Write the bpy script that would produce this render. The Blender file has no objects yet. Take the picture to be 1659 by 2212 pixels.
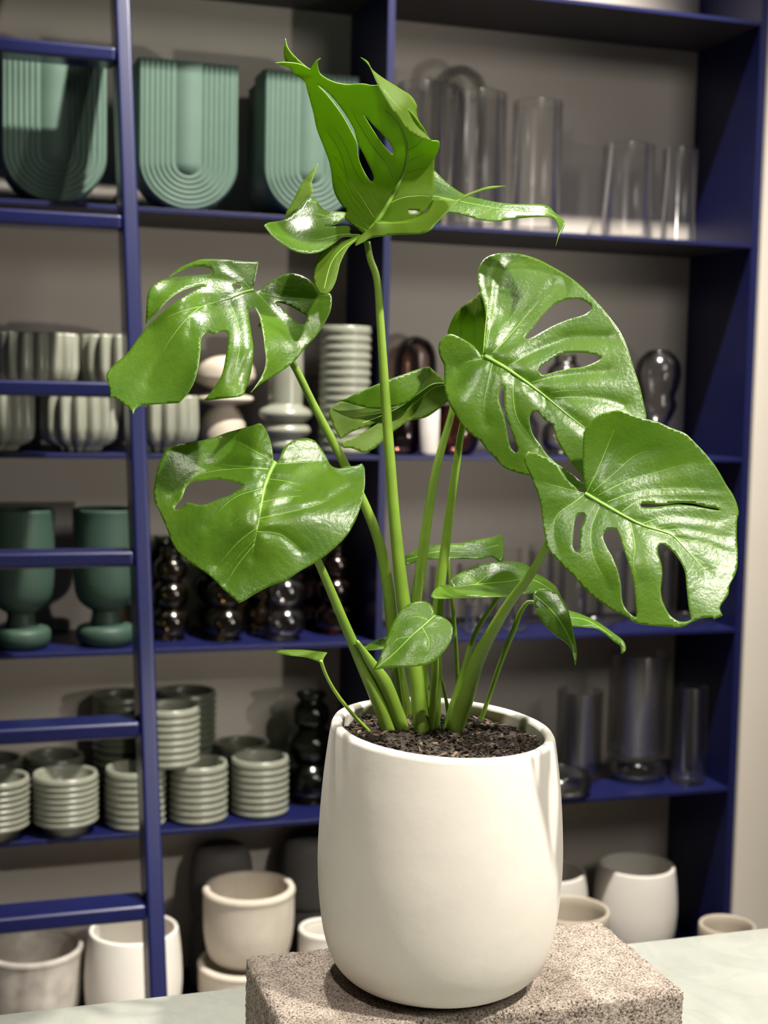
import bpy, bmesh, math, random
import numpy as np
from mathutils import Vector, Matrix
from mathutils.geometry import delaunay_2d_cdt

random.seed(7); np.random.seed(7)
S = bpy.context.scene
COL = S.collection

# ------------------------------------------------------------------ camera
F_PX, CX, CY = 3000.0, 829.5, 1106.0
PITCH, ROLL, YAW = 0.08399793, 0.020538, 0.31262203
CAM = np.array([0.0, 0.0, 1.72])
_cy, _sy = math.cos(YAW), math.sin(YAW)
_fw, _rt, _up = np.array([_sy, _cy, 0]), np.array([_cy, -_sy, 0]), np.array([0, 0, 1.0])
_f2 = math.cos(PITCH) * _fw - math.sin(PITCH) * _up
_u2 = math.cos(PITCH) * _up + math.sin(PITCH) * _fw
_r2 = math.cos(ROLL) * _rt + math.sin(ROLL) * _u2
_u3 = math.cos(ROLL) * _u2 - math.sin(ROLL) * _rt
M = np.array([_r2, -_u3, _f2])
cam_data = bpy.data.cameras.new('camera')
cam = bpy.data.objects.new('camera', cam_data); COL.objects.link(cam)
cam_data.sensor_fit = 'VERTICAL'; cam_data.sensor_height = 24.0
cam_data.lens = 24.0 * F_PX / 2212.0
cam_data.clip_start = 0.05; cam_data.clip_end = 60
cam_data.dof.use_dof = True; cam_data.dof.focus_distance = 1.33; cam_data.dof.aperture_fstop = 4.6
cam.matrix_world = Matrix(((_r2[0], _u3[0], -_f2[0], CAM[0]), (_r2[1], _u3[1], -_f2[1], CAM[1]),
                           (_r2[2], _u3[2], -_f2[2], CAM[2]), (0, 0, 0, 1)))
S.camera = cam

def ray(x, y): return M.T @ np.array([(x - CX) / F_PX, (y - CY) / F_PX, 1.0])
def at_depth(x, y, z): return CAM + ray(x, y) * z
def at_y(x, y, Y):
    d = ray(x, y); return CAM + d * ((Y - CAM[1]) / d[1])
def at_z(x, y, z):
    d = ray(x, y); return CAM + d * ((z - CAM[2]) / d[2])
def depth_of(P): return float((M @ (np.array(P) - CAM))[2])
def x_for(px, Y, z):
    """world X of the point at (Y, z) that stands in picture column px"""
    u = (px - CX) / F_PX; p0 = np.array([0, Y, z]) - CAM
    return float((u * (M[2] @ p0) - M[0] @ p0) / (M[0][0] - u * M[2][0]))

# ------------------------------------------------------------------ world, lights, exposure
S.view_settings.view_transform = 'Standard'; S.view_settings.look = 'None'
S.view_settings.gamma = 1.0; S.view_settings.use_curve_mapping = False
S.view_settings.exposure = 0.0
S.cycles.use_denoising = True
S.cycles.max_bounces = 10; S.cycles.transparent_max_bounces = 24
S.cycles.sample_clamp_indirect = 4.0
S.cycles.caustics_reflective = False; S.cycles.caustics_refractive = False
w = bpy.data.worlds.new('world'); S.world = w; w.use_nodes = True
w.node_tree.nodes['Background'].inputs[0].default_value = (1.0, 0.93, 0.84, 1)
w.node_tree.nodes['Background'].inputs[1].default_value = 0.045

def light(name, kind, loc, target, power, color=(1, .95, .88), size=.1, angle=40, blend=.3, size_y=None):
    d = bpy.data.lights.new(name, kind); d.energy = power; d.color = color
    if kind == 'AREA':
        d.shape = 'RECTANGLE'; d.size = size; d.size_y = size_y or size
    else:
        d.shadow_soft_size = size
        if kind == 'SPOT': d.spot_size = math.radians(angle); d.spot_blend = blend
    o = bpy.data.objects.new(name, d); COL.objects.link(o); o.location = loc
    o.rotation_euler = (Vector(target) - Vector(loc)).to_track_quat('-Z', 'Y').to_euler()
    return o
light('plant_spotlight', 'SPOT', (1.3, .12, 3.75), (.5, 1.25, 1.5), 570, (1, .94, .84), .05, 40, .5)
light('plant_left_spotlight', 'SPOT', (-.3, .2, 3.8), (.25, 1.3, 1.2), 170, (1, .94, .85), .05, 42, .6)
light('plant_right_spotlight', 'SPOT', (2.1, 1.2, 3.3), (.5, 1.25, 1.4), 170, (1, .94, .86), .05, 36, .5)
light('plant_back_spotlight', 'SPOT', (.35, 2.2, 4.6), (.5, 1.25, 1.8), 620, (1, .95, .86), .06, 24, .5)
light('shelf_spotlight', 'SPOT', (1.5, 1.96, 4.9), (1.1, 3.5, 1.9), 1500, (1, .94, .85), .05, 46, .5)
light('low_side_spotlight', 'SPOT', (2.7, .1, 1.45), (.7, 3.5, 1.9), 122, (1, .93, .83), .06, 42, .8)
light('floor_pot_spotlight', 'SPOT', (1.9, -1.2, 3.0), (.62, 3.35, .35), 230, (1, .94, .85), .06, 17, .7)
light('added_soft_light', 'AREA', (2.6, -1.2, 3.7), (.8, 2.6, 1.2), 50, (1, .94, .86), 1.6, size_y=1.0)  # unseen area light, added for soft reflections on the leaves

# ------------------------------------------------------------------ materials
def mat(name): 
    m = bpy.data.materials.new(name); m.use_nodes = True
    nt = m.node_tree; return m, nt, nt.nodes, nt.links, nt.nodes['Principled BSDF']
def noise(nt, scale, detail=4, rough=.6, coord='Object'):
    tc = nt.nodes.new('ShaderNodeTexCoord'); n = nt.nodes.new('ShaderNodeTexNoise')
    n.inputs['Scale'].default_value = scale; n.inputs['Detail'].default_value = detail
    n.inputs['Roughness'].default_value = rough
    nt.links.new(tc.outputs[coord], n.inputs['Vector']); return n
def ramp(nt, src, stops):
    r = nt.nodes.new('ShaderNodeValToRGB'); e = r.color_ramp.elements
    while len(e) < len(stops): e.new(.5)
    for i, (p, c) in enumerate(stops): e[i].position = p; e[i].color = (*c, 1)
    nt.links.new(src, r.inputs[0]); return r
def bump(nt, src, strength, dist, bsdf):
    b = nt.nodes.new('ShaderNodeBump'); b.inputs['Strength'].default_value = strength
    b.inputs['Distance'].default_value = dist
    nt.links.new(src, b.inputs['Height']); nt.links.new(b.outputs[0], bsdf.inputs['Normal']); return b
def simple(name, color, rough=.5, spec=.5, var=.12, scale=14, bmp=0, bscale=200, metallic=0, coat=0):
    m, nt, N, L, b = mat(name)
    n = noise(nt, scale)
    lo = tuple(c * (1 - var) for c in color); hi = tuple(min(1, c * (1 + var)) for c in color)
    r = ramp(nt, n.outputs['Fac'], [(.3, lo), (.7, hi)])
    L.new(r.outputs[0], b.inputs['Base Color'])
    b.inputs['Roughness'].default_value = rough; b.inputs['Specular IOR Level'].default_value = spec
    b.inputs['Metallic'].default_value = metallic; b.inputs['Coat Weight'].default_value = coat; b.inputs['Coat Roughness'].default_value = .22
    if bmp:
        n2 = noise(nt, bscale); bump(nt, n2.outputs['Fac'], bmp, .002, b)
    return m
def glass(name, tint, edge, gloss=1.0):
    """thin clear wall: lets light through, mirrors at grazing angles, darkens at the edges"""
    m, nt, N, L, b = mat(name); N.remove(b); out = N['Material Output']
    lw = N.new('ShaderNodeLayerWeight'); lw.inputs[0].default_value = .42
    r = ramp(nt, lw.outputs['Facing'], [(0.25, tint), (.98, edge)])
    tr = N.new('ShaderNodeBsdfTransparent'); L.new(r.outputs[0], tr.inputs[0])
    gl = N.new('ShaderNodeBsdfGlossy'); gl.inputs['Roughness'].default_value = .16
    fr = N.new('ShaderNodeFresnel'); fr.inputs[0].default_value = 1.42
    mul = N.new('ShaderNodeMath'); mul.operation = 'MULTIPLY'; mul.inputs[1].default_value = gloss
    L.new(fr.outputs[0], mul.inputs[0])
    mx = N.new('ShaderNodeMixShader'); L.new(mul.outputs[0], mx.inputs[0]); L.new(tr.outputs[0], mx.inputs[1]); L.new(gl.outputs[0], mx.inputs[2])
    L.new(mx.outputs[0], out.inputs[0]); return m

BLUE = simple('blue_lacquer', (.006, .0085, .062), .42, .4, .05)
BLUE_GLOSS = simple('blue_gloss_paint', (.006, .009, .066), .3, .5, .05, coat=.3)
CHAR = simple('shaded_underside', (.05, .045, .045), .6, .3, .05)  # shade beneath the blue boards, put into the colour of their downward faces
WALLM = simple('greige_wall_paint', (.53, .485, .43), .8, .2, .03, 3)
PILLARM = simple('pale_wall_paint', (.72, .66, .57), .75, .2, .03, 2)
FLOORM = simple('grey_floor', (.3, .28, .26), .5, .4, .1, 3)
POTM = simple('matte_white_ceramic', (.69, .645, .58), .5, .35, .035, 18, .12, 60)
WHITEM = simple('white_ceramic', (.80, .765, .70), .5, .35, .03)
GREEN_U = simple('sage_green_stoneware', (.10, .165, .13), .55, .35, .05)
GREEN_D = simple('deep_green_stoneware', (.038, .076, .055), .5, .4, .06)
SAGE = simple('pale_sage_glaze', (.27, .28, .22), .3, .55, .06, coat=.2)
SAGE_D = simple('dark_olive_glaze', (.09, .10, .07), .3, .55, .06, coat=.2)
CREAM = simple('cream_stoneware', (.58, .51, .41), .45, .4, .05)
def concrete(name, a, b_, scale):
    m, nt, N, L, b = mat(name)
    n = noise(nt, scale, 6, .65); r = ramp(nt, n.outputs['Fac'], [(.3, a), (.7, b_)])
    L.new(r.outputs[0], b.inputs['Base Color']); b.inputs['Roughness'].default_value = .85
    n2 = noise(nt, 260, 3); bump(nt, n2.outputs['Fac'], .3, .002, b); return m
CONC_GREY = concrete('mottled_grey_concrete', (.34, .305, .27), (.56, .52, .47), 16)
CONC_BEIGE = concrete('beige_concrete', (.58, .52, .43), (.70, .64, .54), 14)
CONC_DARK = concrete('charcoal_concrete', (.075, .07, .066), (.12, .115, .11), 10)

def block_mat():
    m, nt, N, L, b = mat('speckled_pumice_concrete')
    n = noise(nt, 430, 3, .7); n2 = noise(nt, 60, 3, .6)
    mix = N.new('ShaderNodeMath'); mix.operation = 'MULTIPLY_ADD'; mix.inputs[1].default_value = .25
    L.new(n2.outputs['Fac'], mix.inputs[0]); L.new(n.outputs['Fac'], mix.inputs[2])
    r = ramp(nt, mix.outputs[0], [(.47, (.045, .035, .03)), (.56, (.25, .205, .172)), (.74, (.53, .45, .38))])
    L.new(r.outputs[0], b.inputs['Base Color']); b.inputs['Roughness'].default_value = .95
    b.inputs['Specular IOR Level'].default_value = .15
    bump(nt, n.outputs['Fac'], 1.0, .004, b); return m
BLOCKM = block_mat()
def marble_mat():
    m, nt, N, L, b = mat('pale_green_marble')
    n = noise(nt, 5, 8, .65)
    wv = N.new('ShaderNodeTexNoise'); wv.inputs['Scale'].default_value = 9; wv.inputs['Detail'].default_value = 8
    wv.inputs['Distortion'].default_value = 2.2
    tc = N.new('ShaderNodeTexCoord'); L.new(tc.outputs['Object'], wv.inputs['Vector'])
    r = ramp(nt, wv.outputs['Fac'], [(.40, (.305, .315, .285)), (.49, (.29, .30, .272)), (.53, (.315, .32, .29))])
    r2 = ramp(nt, n.outputs['Fac'], [(.35, (.82, .83, .8)), (.65, (1, 1, 1))])
    mx = N.new('ShaderNodeMix'); mx.data_type = 'RGBA'; mx.blend_type = 'MULTIPLY'; mx.inputs[0].default_value = 1
    L.new(r.outputs[0], mx.inputs[6]); L.new(r2.outputs[0], mx.inputs[7]); L.new(mx.outputs[2], b.inputs['Base Color'])
    b.inputs['Roughness'].default_value = .45; return m
MARBLE = marble_mat()
def soil_mat():
    m, nt, N, L, b = mat('dark_bark_soil')
    n = noise(nt, 160, 5, .7); r = ramp(nt, n.outputs['Fac'], [(.35, (.010, .007, .005)), (.6, (.045, .03, .02)), (.78, (.13, .09, .06))])
    L.new(r.outputs[0], b.inputs['Base Color']); b.inputs['Roughness'].default_value = .85
    bump(nt, n.outputs['Fac'], .8, .003, b); return m
SOILM = soil_mat()
def leaf_mat(name, col, col2, trans, rough, tw, spec, bm=.25):
    m, nt, N, L, b = mat(name); out = N['Material Output']
    n = noise(nt, 22, 3); r = ramp(nt, n.outputs['Fac'], [(.3, col), (.7, col2)])
    L.new(r.outputs[0], b.inputs['Base Color']); b.inputs['Roughness'].default_value = rough
    b.inputs['Specular IOR Level'].default_value = spec
    n2 = noise(nt, 330, 3, .6); n3 = noise(nt, 90, 2, .5)
    ad = N.new('ShaderNodeMath'); ad.operation = 'MULTIPLY_ADD'; ad.inputs[1].default_value = .6
    L.new(n2.outputs['Fac'], ad.inputs[0]); L.new(n3.outputs['Fac'], ad.inputs[2])
    bp = bump(nt, ad.outputs[0], bm, .0016, b)
    t = N.new('ShaderNodeBsdfTranslucent'); t.inputs[0].default_value = (*trans, 1)
    L.new(bp.outputs[0], t.inputs['Normal'])
    mx = N.new('ShaderNodeMixShader'); mx.inputs[0].default_value = tw
    L.new(b.outputs[0], mx.inputs[1]); L.new(t.outputs[0], mx.inputs[2]); L.new(mx.outputs[0], out.inputs[0]); return m
LEAF_UP = leaf_mat('leaf_upper_side', (.052, .118, .009), (.088, .168, .013), (.38, .66, .005), .31, .37, .36, .3)
LEAF_UN = leaf_mat('leaf_underside', (.08, .14, .011), (.10, .17, .014), (.36, .60, .005), .5, .34, .16, .12)
VEINM = leaf_mat('leaf_vein', (.20, .40, .055), (.26, .47, .07), (.3, .6, .05), .4, .2, .4, .05)
STEMM = leaf_mat('petiole_skin', (.15, .26, .028), (.22, .35, .042), (.28, .5, .03), .38, .12, .45, .08)
STEM_Y = leaf_mat('young_petiole_skin', (.27, .43, .05), (.33, .50, .06), (.3, .55, .03), .4, .15, .4, .05)

CLEAR = glass('clear_glass', (.985, .985, .98), (.93, .92, .91), .55)
SMOKE = glass('smoky_glass', (.88, .87, .86), (.66, .65, .63), 1.6)
AMBER = glass('olive_amber_glass', (.62, .56, .42), (.3, .25, .17), 1.7)
BROWN = glass('red_brown_glass', (.66, .46, .41), (.32, .16, .13), 1.7)
MAUVE = glass('mauve_brown_glass', (.87, .80, .77), (.55, .45, .42), 1.2)
DKGLASS = glass('dark_green_glass', (.45, .5, .42), (.16, .2, .15), 1.2)

# ------------------------------------------------------------------ object helpers
def link_mesh(name, me, mats, parent=None, smooth=True):
    for m in (mats if isinstance(mats, (list, tuple)) else [mats]): me.materials.append(m)
    if smooth: me.polygons.foreach_set('use_smooth', [True] * len(me.polygons))
    o = bpy.data.objects.new(name, me); COL.objects.link(o)
    if parent: o.parent = parent; 
    return o
def from_py(name, v, f, mats, parent=None, smooth=True, mi=None):
    me = bpy.data.meshes.new(name); me.from_pydata([tuple(map(float, p)) for p in v], [], f); me.update()
    o = link_mesh(name, me, mats, parent, smooth)
    if mi is not None: me.polygons.foreach_set('material_index', mi)
    return o
def tag(o, label, cat, group=None):
    o['label'] = label; o['category'] = cat
    if group: o['group'] = group
    return o
def empty(name, loc, rz=0):
    o = bpy.data.objects.new(name, None); COL.objects.link(o); o.location = loc; o.rotation_euler = (0, 0, rz)
    o.empty_display_size = .02; return o
def box(name, lo, hi, m, parent=None, bevel=0.0):
    bm = bmesh.new(); bmesh.ops.create_cube(bm, size=1)
    lo, hi = np.array(lo, float), np.array(hi, float)
    for v in bm.verts: v.co = Vector((lo + hi) / 2 + np.array(v.co) * (hi - lo))
    if bevel: bmesh.ops.bevel(bm, geom=bm.edges[:], offset=bevel, segments=5, affect='EDGES', profile=.5)
    me = bpy.data.meshes.new(name); bm.to_mesh(me); bm.free()
    o = link_mesh(name, me, m, parent, bevel > .003)
    if bevel > .003:
        wn = o.modifiers.new('normals', 'WEIGHTED_NORMAL'); wn.weight = 60; wn.keep_sharp = False
    return o
def structure(o): o['kind'] = 'structure'; return o

def lathe_data(prof, seg=48, flute=None, cap_last=True):
    """prof: closed-bottom outline [(r, z)] from the outside bottom centre, up, over the lip and down inside"""
    v, f = [], []
    n = len(prof)
    for r, z in prof:
        for k in range(seg):
            a = 2 * math.pi * k / seg
            rr = r * (1 + (flute[1] * (abs(math.cos(a * flute[0] / 2)) - .6) if flute and r > .012 else 0))
            v.append((rr * math.cos(a), rr * math.sin(a), z))
    for i in range(n - 1):
        for k in range(seg):
            k2 = (k + 1) % seg
            f.append((i * seg + k, i * seg + k2, (i + 1) * seg + k2, (i + 1) * seg + k))
    f.append(tuple(range(seg - 1, -1, -1)))
    f.append(tuple((n - 1) * seg + k for k in range(seg)))
    return v, f
def lathe(name, prof, m, parent=None, seg=48, flute=None):
    v, f = lathe_data(prof, seg, flute); return from_py(name, v, f, m, parent)
def smooth_prof(pts, n=6):
    """Catmull-Rom through (r, z) points"""
    P = np.array(pts, float); out = []
    for i in range(len(P) - 1):
        p0 = P[max(i - 1, 0)]; p1 = P[i]; p2 = P[i + 1]; p3 = P[min(i + 2, len(P) - 1)]
        for t in np.linspace(0, 1, n, endpoint=False):
            out.append(.5 * (2 * p1 + (p2 - p0) * t + (2 * p0 - 5 * p1 + 4 * p2 - p3) * t * t + (3 * p1 - p0 - 3 * p2 + p3) * t ** 3))
    out.append(P[-1]); return [(max(float(a), .0005), float(b)) for a, b in out]
def vessel(outer, wall, floor_t, n=6):
    """outer outline (r,z) bottom to lip -> closed profile with an inner wall"""
    o = smooth_prof(outer, n)
    inner = [(max(r - wall, .001), z) for r, z in reversed(o) if z > floor_t]
    top = o[-1]
    lip = [(top[0] - wall * .2, top[1] + wall * .35), (top[0] - wall * .8, top[1] + wall * .35)]
    return [(.0005, o[0][1])] + o + lip + inner + [(inner[-1][0] * .8, floor_t), (.0005, floor_t)]

# ------------------------------------------------------------------ the setting: walls, floor, bookcase
D = 3.36                      # front of the bookcase
DEP = .33
YB = D + DEP
def plane_box(name, lo, hi, m): return structure(box(name, lo, hi, m))
plane_box('floor', (-4, -4, -.1), (6, YB + .1, 0), FLOORM)
plane_box('wall_back', (-4, YB, 0), (6, YB + .12, 5.4), WALLM)
plane_box('wall_right', (2.152, D - .01, 0), (4.2, YB - .001, 5.4), PILLARM)

shelf = empty('bookcase', (1.1, D + DEP / 2, 0))
tag(shelf, 'tall royal blue open bookcase with two bays along the wall', 'bookcase')
def child(o, p):
    o.parent = p; o.matrix_parent_inverse = Matrix.Translation(-Vector(p.location)); return o
SZ = [2.747, 2.153, 1.566, 1.089, .633, .135]
for x0, x1 in ((-.02, .01), (1.071, 1.089), (2.128, 2.15)):
    child(box('upright_panel', (x0, D, 0), (x1, YB - .002, 3.6), BLUE), shelf)
LIP = .011
for x0, x1 in ((.0105, 1.0705), (1.0895, 2.1275)):
    for z in SZ:
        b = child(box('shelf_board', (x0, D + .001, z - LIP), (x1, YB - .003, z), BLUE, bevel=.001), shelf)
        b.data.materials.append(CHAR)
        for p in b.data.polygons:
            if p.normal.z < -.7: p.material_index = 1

# marble counter and concrete block
RIM = at_depth(957, 1567, 1.36); PH = .252; ZB = RIM[2] - PH
ZT = ZB - .10
counter = empty('marble_counter', (.6, 1.1, 0)); tag(counter, 'pale green-grey marble counter under the concrete block', 'counter')
child(box('marble_top', (-.9, .62, ZT - .03), (2.1, 1.4985, ZT), MARBLE, bevel=.002), counter)
child(box('counter_base', (-.85, .70, 0.001), (2.05, 1.45, ZT - .0305), PILLARM), counter)

def make_block():
    x0, y0, L_, W_, H_ = .297, 1.162, .3995, .189, .0975
    nx, ny, nz = 150, 72, 38
    rng = np.random.RandomState(3); vid = {}; V = []; Fc = []
    def vert(i, j, k):
        key = (i, j, k)
        if key not in vid:
            p = np.array([L_ * i / nx, W_ * j / ny, H_ * k / nz])
            c = np.array([L_, W_, H_]) / 2; q = p - c
            e = np.sort(np.abs(np.abs(q) - c))         # distance to nearest two faces
            r = .004
            pull = max(0, 1 - (e[1]) / r)               # round and crumble the arrises
            p = p - np.sign(q) * (np.abs(np.abs(q) - c) < r) * pull * (.0012 + .0022 * rng.rand())
            p = p + rng.normal(0, .00042, 3) * (0 if k == 0 else 1)
            vid[key] = len(V); V.append(p)
        return vid[key]
    def face(fn, n, m_):
        for a in range(n):
            for b in range(m_): Fc.append((fn(a, b), fn(a + 1, b), fn(a + 1, b + 1), fn(a, b + 1)))
    face(lambda a, b: vert(a, b, nz), nx, ny); face(lambda a, b: vert(b, a, 0), ny, nx)
    face(lambda a, b: vert(a, 0, b), nx, nz); face(lambda a, b: vert(b, ny, a), nz, nx)
    face(lambda a, b: vert(0, b, a), nz, ny); face(lambda a, b: vert(nx, a, b), ny, nz)
    V2 = [(p[0] - L_ / 2, p[1] - W_ / 2, p[2]) for p in V]
    o = from_py('concrete_block', V2, Fc, BLOCKM)
    o.location = (x0 + L_ / 2, y0 + W_ / 2, ZT + .001); o.rotation_euler = (0, 0, -.012)
    tag(o, 'rough speckled grey-brown concrete block carrying the potted monstera', 'block')
make_block()

# ------------------------------------------------------------------ ladder
def ladder():
    top, bot = np.array([.406, D - .06, 2.61]), np.array([.406, 2.657, .53])
    ln = empty('library_ladder', (.15, 2.5, 0)); tag(ln, 'royal blue metal ladder leaning against the left bay of shelves', 'ladder')
    sl = (top - bot) / (top[2] - bot[2])
    P = lambda z: bot + sl * (z - bot[2])
    ang = math.atan2(sl[1], 1)
    for x in (.406, -.12):
        for_len = (2.69 - 0.012) / math.cos(ang)
        o = box('rail', (-.017, -.045, 0), (.017, .045, for_len), BLUE_GLOSS, bevel=.006)
        b = P(.012); o.location = (x, b[1], b[2]); o.rotation_euler = (-ang, 0, 0)
        o.parent = ln; o.matrix_parent_inverse = Matrix.Translation(-Vector(ln.location))
    ys = [(250, 128), (268, 486), (290, 843), (302, 1203), (318, 1566), (326, 1955)]
    zs = []
    for px, py in ys:
        a, b = .4, 2.8                                   # height on the leaning rail that shows at picture row py
        for _ in range(40):
            mid = (a + b) / 2; q = M @ (P(mid) - CAM)
            if q[1] / q[2] * F_PX + CY > py: a = mid
            else: b = mid
        zs.append(a)
    step = (zs[0] - zs[-1]) / 5
    zs += [zs[-1] - step]
    for z in zs:
        p = P(z)
        o = box('rung', (-.1, -.042, -.0165), (.3885, .042, .0165), BLUE_GLOSS, bevel=.008)
        o.location = (0, p[1], z); o.rotation_euler = (0, 0, 0)
        o.parent = ln; o.matrix_parent_inverse = Matrix.Translation(-Vector(ln.location))
ladder()

# ------------------------------------------------------------------ leaves
def catmull(pts, closed, step):
    P = [np.array(p[:2], float) for p in pts]; cor = [len(p) > 2 for p in pts]; n = len(P); out = []
    for i in range(n if closed else n - 1):
        p1, p2 = P[i], P[(i + 1) % n]
        p0 = P[(i - 1) % n] if closed or i > 0 else p1
        p3 = P[(i + 2) % n] if closed or i + 2 < n else p2
        if cor[i]: p0 = p1 - (p2 - p1) * .3
        if cor[(i + 1) % n]: p3 = p2 + (p2 - p1) * .3
        k = max(1, int(round(np.linalg.norm(p2 - p1) / step)))
        for j in range(k):
            t = j / k
            out.append(.5 * (2 * p1 + (p2 - p0) * t + (2 * p0 - 5 * p1 + 4 * p2 - p3) * t * t + (3 * p1 - p0 - 3 * p2 + p3) * t ** 3))
    if not closed: out.append(P[-1])
    return np.array(out)
def seg_dist(Q, poly, closed=False):
    A = poly; B = np.roll(poly, -1, 0)
    if not closed: A, B = A[:-1], B[:-1]
    d2 = np.full(len(Q), 1e18)
    for a, b in zip(A, B):
        ab = b - a; t = np.clip(((Q - a) @ ab) / max(ab @ ab, 1e-9), 0, 1)
        e = Q - a - t[:, None] * ab; d2 = np.minimum(d2, (e * e).sum(1))
    return np.sqrt(d2)
def inside(Q, loops):
    c = np.zeros(len(Q), bool)
    for lp in loops:
        A = lp; B = np.roll(lp, -1, 0)
        for a, b in zip(A, B):
            if a[1] == b[1]: continue
            k = ((a[1] > Q[:, 1]) != (b[1] > Q[:, 1])) & (Q[:, 0] < (b[0] - a[0]) * (Q[:, 1] - a[1]) / (b[1] - a[1]) + a[0])
            c ^= k
    return c
class TPS:
    def __init__(s, pts, vals, lam=8.0):
        s.P = np.array(pts, float) / 100; n = len(s.P)
        K = s.k(s.P, s.P) + np.eye(n) * lam * 1e-3; A = np.zeros((n + 3, n + 3))
        A[:n, :n] = K; A[:n, n] = 1; A[:n, n + 1:] = s.P; A[n, :n] = 1; A[n + 1:, :n] = s.P.T
        s.w = np.linalg.lstsq(A, np.array(list(vals) + [0, 0, 0], float), rcond=None)[0]
    def k(s, a, b):
        r2 = ((a[:, None] - b[None]) ** 2).sum(2); return np.where(r2 > 0, .5 * r2 * np.log(np.maximum(r2, 1e-12)), 0)
    def __call__(s, Q):
        Q = np.array(Q, float) / 100; n = len(s.P); out = np.zeros(len(Q))
        for i in range(0, len(Q), 4000):
            q = Q[i:i + 4000]; out[i:i + 4000] = s.k(q, s.P) @ s.w[:n] + s.w[n] + q @ s.w[n + 1:]
        return out
Z0 = 1.36
class Patch:
    """one sheet of a leaf: outline, holes, veins as seen in the photo; its own distance at every point"""
    def __init__(s, zoom, outline, depth, holes=(), midrib=None, veins=(), up=True, spacing=5.5, groove=.10, curl=0.0, mw=5.0, ripple=.0):
        ox, oy, k = zoom; s.T = lambda pts: [(ox + p[0] * k, oy + p[1] * k) + tuple(p[2:]) for p in pts]
        s.loops = [catmull(s.T(outline), True, 4.5)] + [catmull(s.T(h), True, 4.0) for h in holes]
        s.up = up; s.sp = spacing; s.groove = groove; s.curl = curl; s.mw = mw; s.ripple = ripple
        c = s.T([p[:2] for p in depth]); s.tps = TPS(c, [p[2] for p in depth])
        s.mid = catmull(s.T(midrib), False, 6) if midrib else None
        s.veins = [catmull(s.T(v), False, 6) for v in veins]
    def depth(s, Q):
        Q = np.array(Q, float); d = s.tps(Q); sg = 1 if s.up else -1
        if s.veins:
            dv = np.min([seg_dist(Q, v) for v in s.veins], 0)
            d = d + sg * s.groove * np.exp(-(dv / 11.0) ** 2)
            d = d - sg * s.groove * .9 * (1 - np.exp(-(dv / 26.0) ** 2))
            d = d + s.ripple * np.sin(dv * .42)
        if s.mid is not None: d = d + sg * s.groove * 2.2 * np.exp(-(seg_dist(Q, s.mid) / 15.0) ** 2)
        if s.curl: d = d + s.curl * np.exp(-seg_dist(Q, s.loops[0], True) / 9.0)
        return d
    def points3(s, Q, extra=0.0):
        d = s.depth(Q) + extra
        return np.array([at_depth(x, y, Z0 + e / 100) for (x, y), e in zip(Q, d)])
    def build(s, V, Fc, MI):
        pts = np.vstack(s.loops); edges = []; off = 0
        for lp in s.loops:
            n = len(lp); edges += [(off + i, off + (i + 1) % n) for i in range(n)]; off += n
        lo, hi = pts.min(0), pts.max(0); g = []
        row = 0; y = lo[1]
        while y < hi[1]:
            xs = np.arange(lo[0] + (row % 2) * s.sp / 2, hi[0], s.sp); g.append(np.stack([xs, np.full(len(xs), y)], 1)); y += s.sp * .866; row += 1
        g = np.vstack(g); g = g + np.random.uniform(-.3, .3, g.shape)
        keep = inside(g, s.loops); g = g[keep]
        dmin = np.min([seg_dist(g, lp, True) for lp in s.loops], 0); g = g[dmin > 2.2]
        allp = np.vstack([pts, g])
        r = delaunay_2d_cdt([Vector(p) for p in allp], edges, [], 0, 1e-4)
        vv = np.array([tuple(p) for p in r[0]]); tri = [tuple(t) for t in r[2]]
        cen = np.array([vv[list(t)].mean(0) for t in tri]); ok = inside(cen, s.loops)
        P3 = s.points3(vv); b = len(V); V.extend(P3)
        for t, o in zip(tri, ok):
            if not o or len(t) != 3: continue
            a, c, e = P3[t[0]], P3[t[1]], P3[t[2]]
            n = np.cross(c - a, e - a); tow = (n @ (CAM - a)) > 0
            if tow != s.up: t = (t[0], t[2], t[1])
            Fc.append(tuple(b + i for i in t)); MI.append(0)
    def fine_veins(s):
        """finer veins running between neighbouring main veins of the same side"""
        if len(s.veins) < 4: return []
        R = []
        for v in s.veins:
            c = np.r_[0, np.cumsum(np.linalg.norm(np.diff(v, axis=0), axis=1))]; q = np.linspace(0, c[-1], 16)
            R.append(np.stack([np.interp(q, c, v[:, 0]), np.interp(q, c, v[:, 1])], 1))
        out = []
        for i in range(len(R)):
            for j in range(i + 1, len(R)):
                a, b = R[i], R[j]; da, db = a[-1] - a[0], b[-1] - b[0]
                if da @ db < .55 * np.linalg.norm(da) * np.linalg.norm(db): continue
                dist = np.linalg.norm(a - b, axis=1).mean()
                if not 16 < dist < 130: continue
                k = 1 if dist < 40 else (2 if dist < 75 else 3)
                for m_ in range(1, k + 1):
                    L_ = a + (b - a) * m_ / (k + 1)
                    if not inside(L_, s.loops).all(): continue
                    if min(seg_dist(L_[4:], R[q]).min() for q in range(len(R)) if q not in (i, j)) < 6: continue
                    if min([seg_dist(L_, lp, True).min() for lp in s.loops]) < 3: continue
                    if out and min(seg_dist(L_[5:], o).min() for o in out) < 4: continue
                    out.append(L_)
        return out
    def vein_tubes(s, VV):
        """raised veins on the side that faces out, as thin tapering tubes"""
        sg = -1
        def tube(line, w0, w1):
            P3 = s.points3(line, sg * .02); n = len(P3)
            rad = [(w0 + (w1 - w0) * i / max(1, n - 1)) * .5 * Z0 / F_PX for i in range(n)]
            VV.append((P3, rad))
        for v in s.veins: tube(v, 2.4, .8)
        for v in s.fine_veins(): tube(v, 1.3, .6)
        if s.mid is not None: tube(s.mid, s.mw, 2.2)
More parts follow.
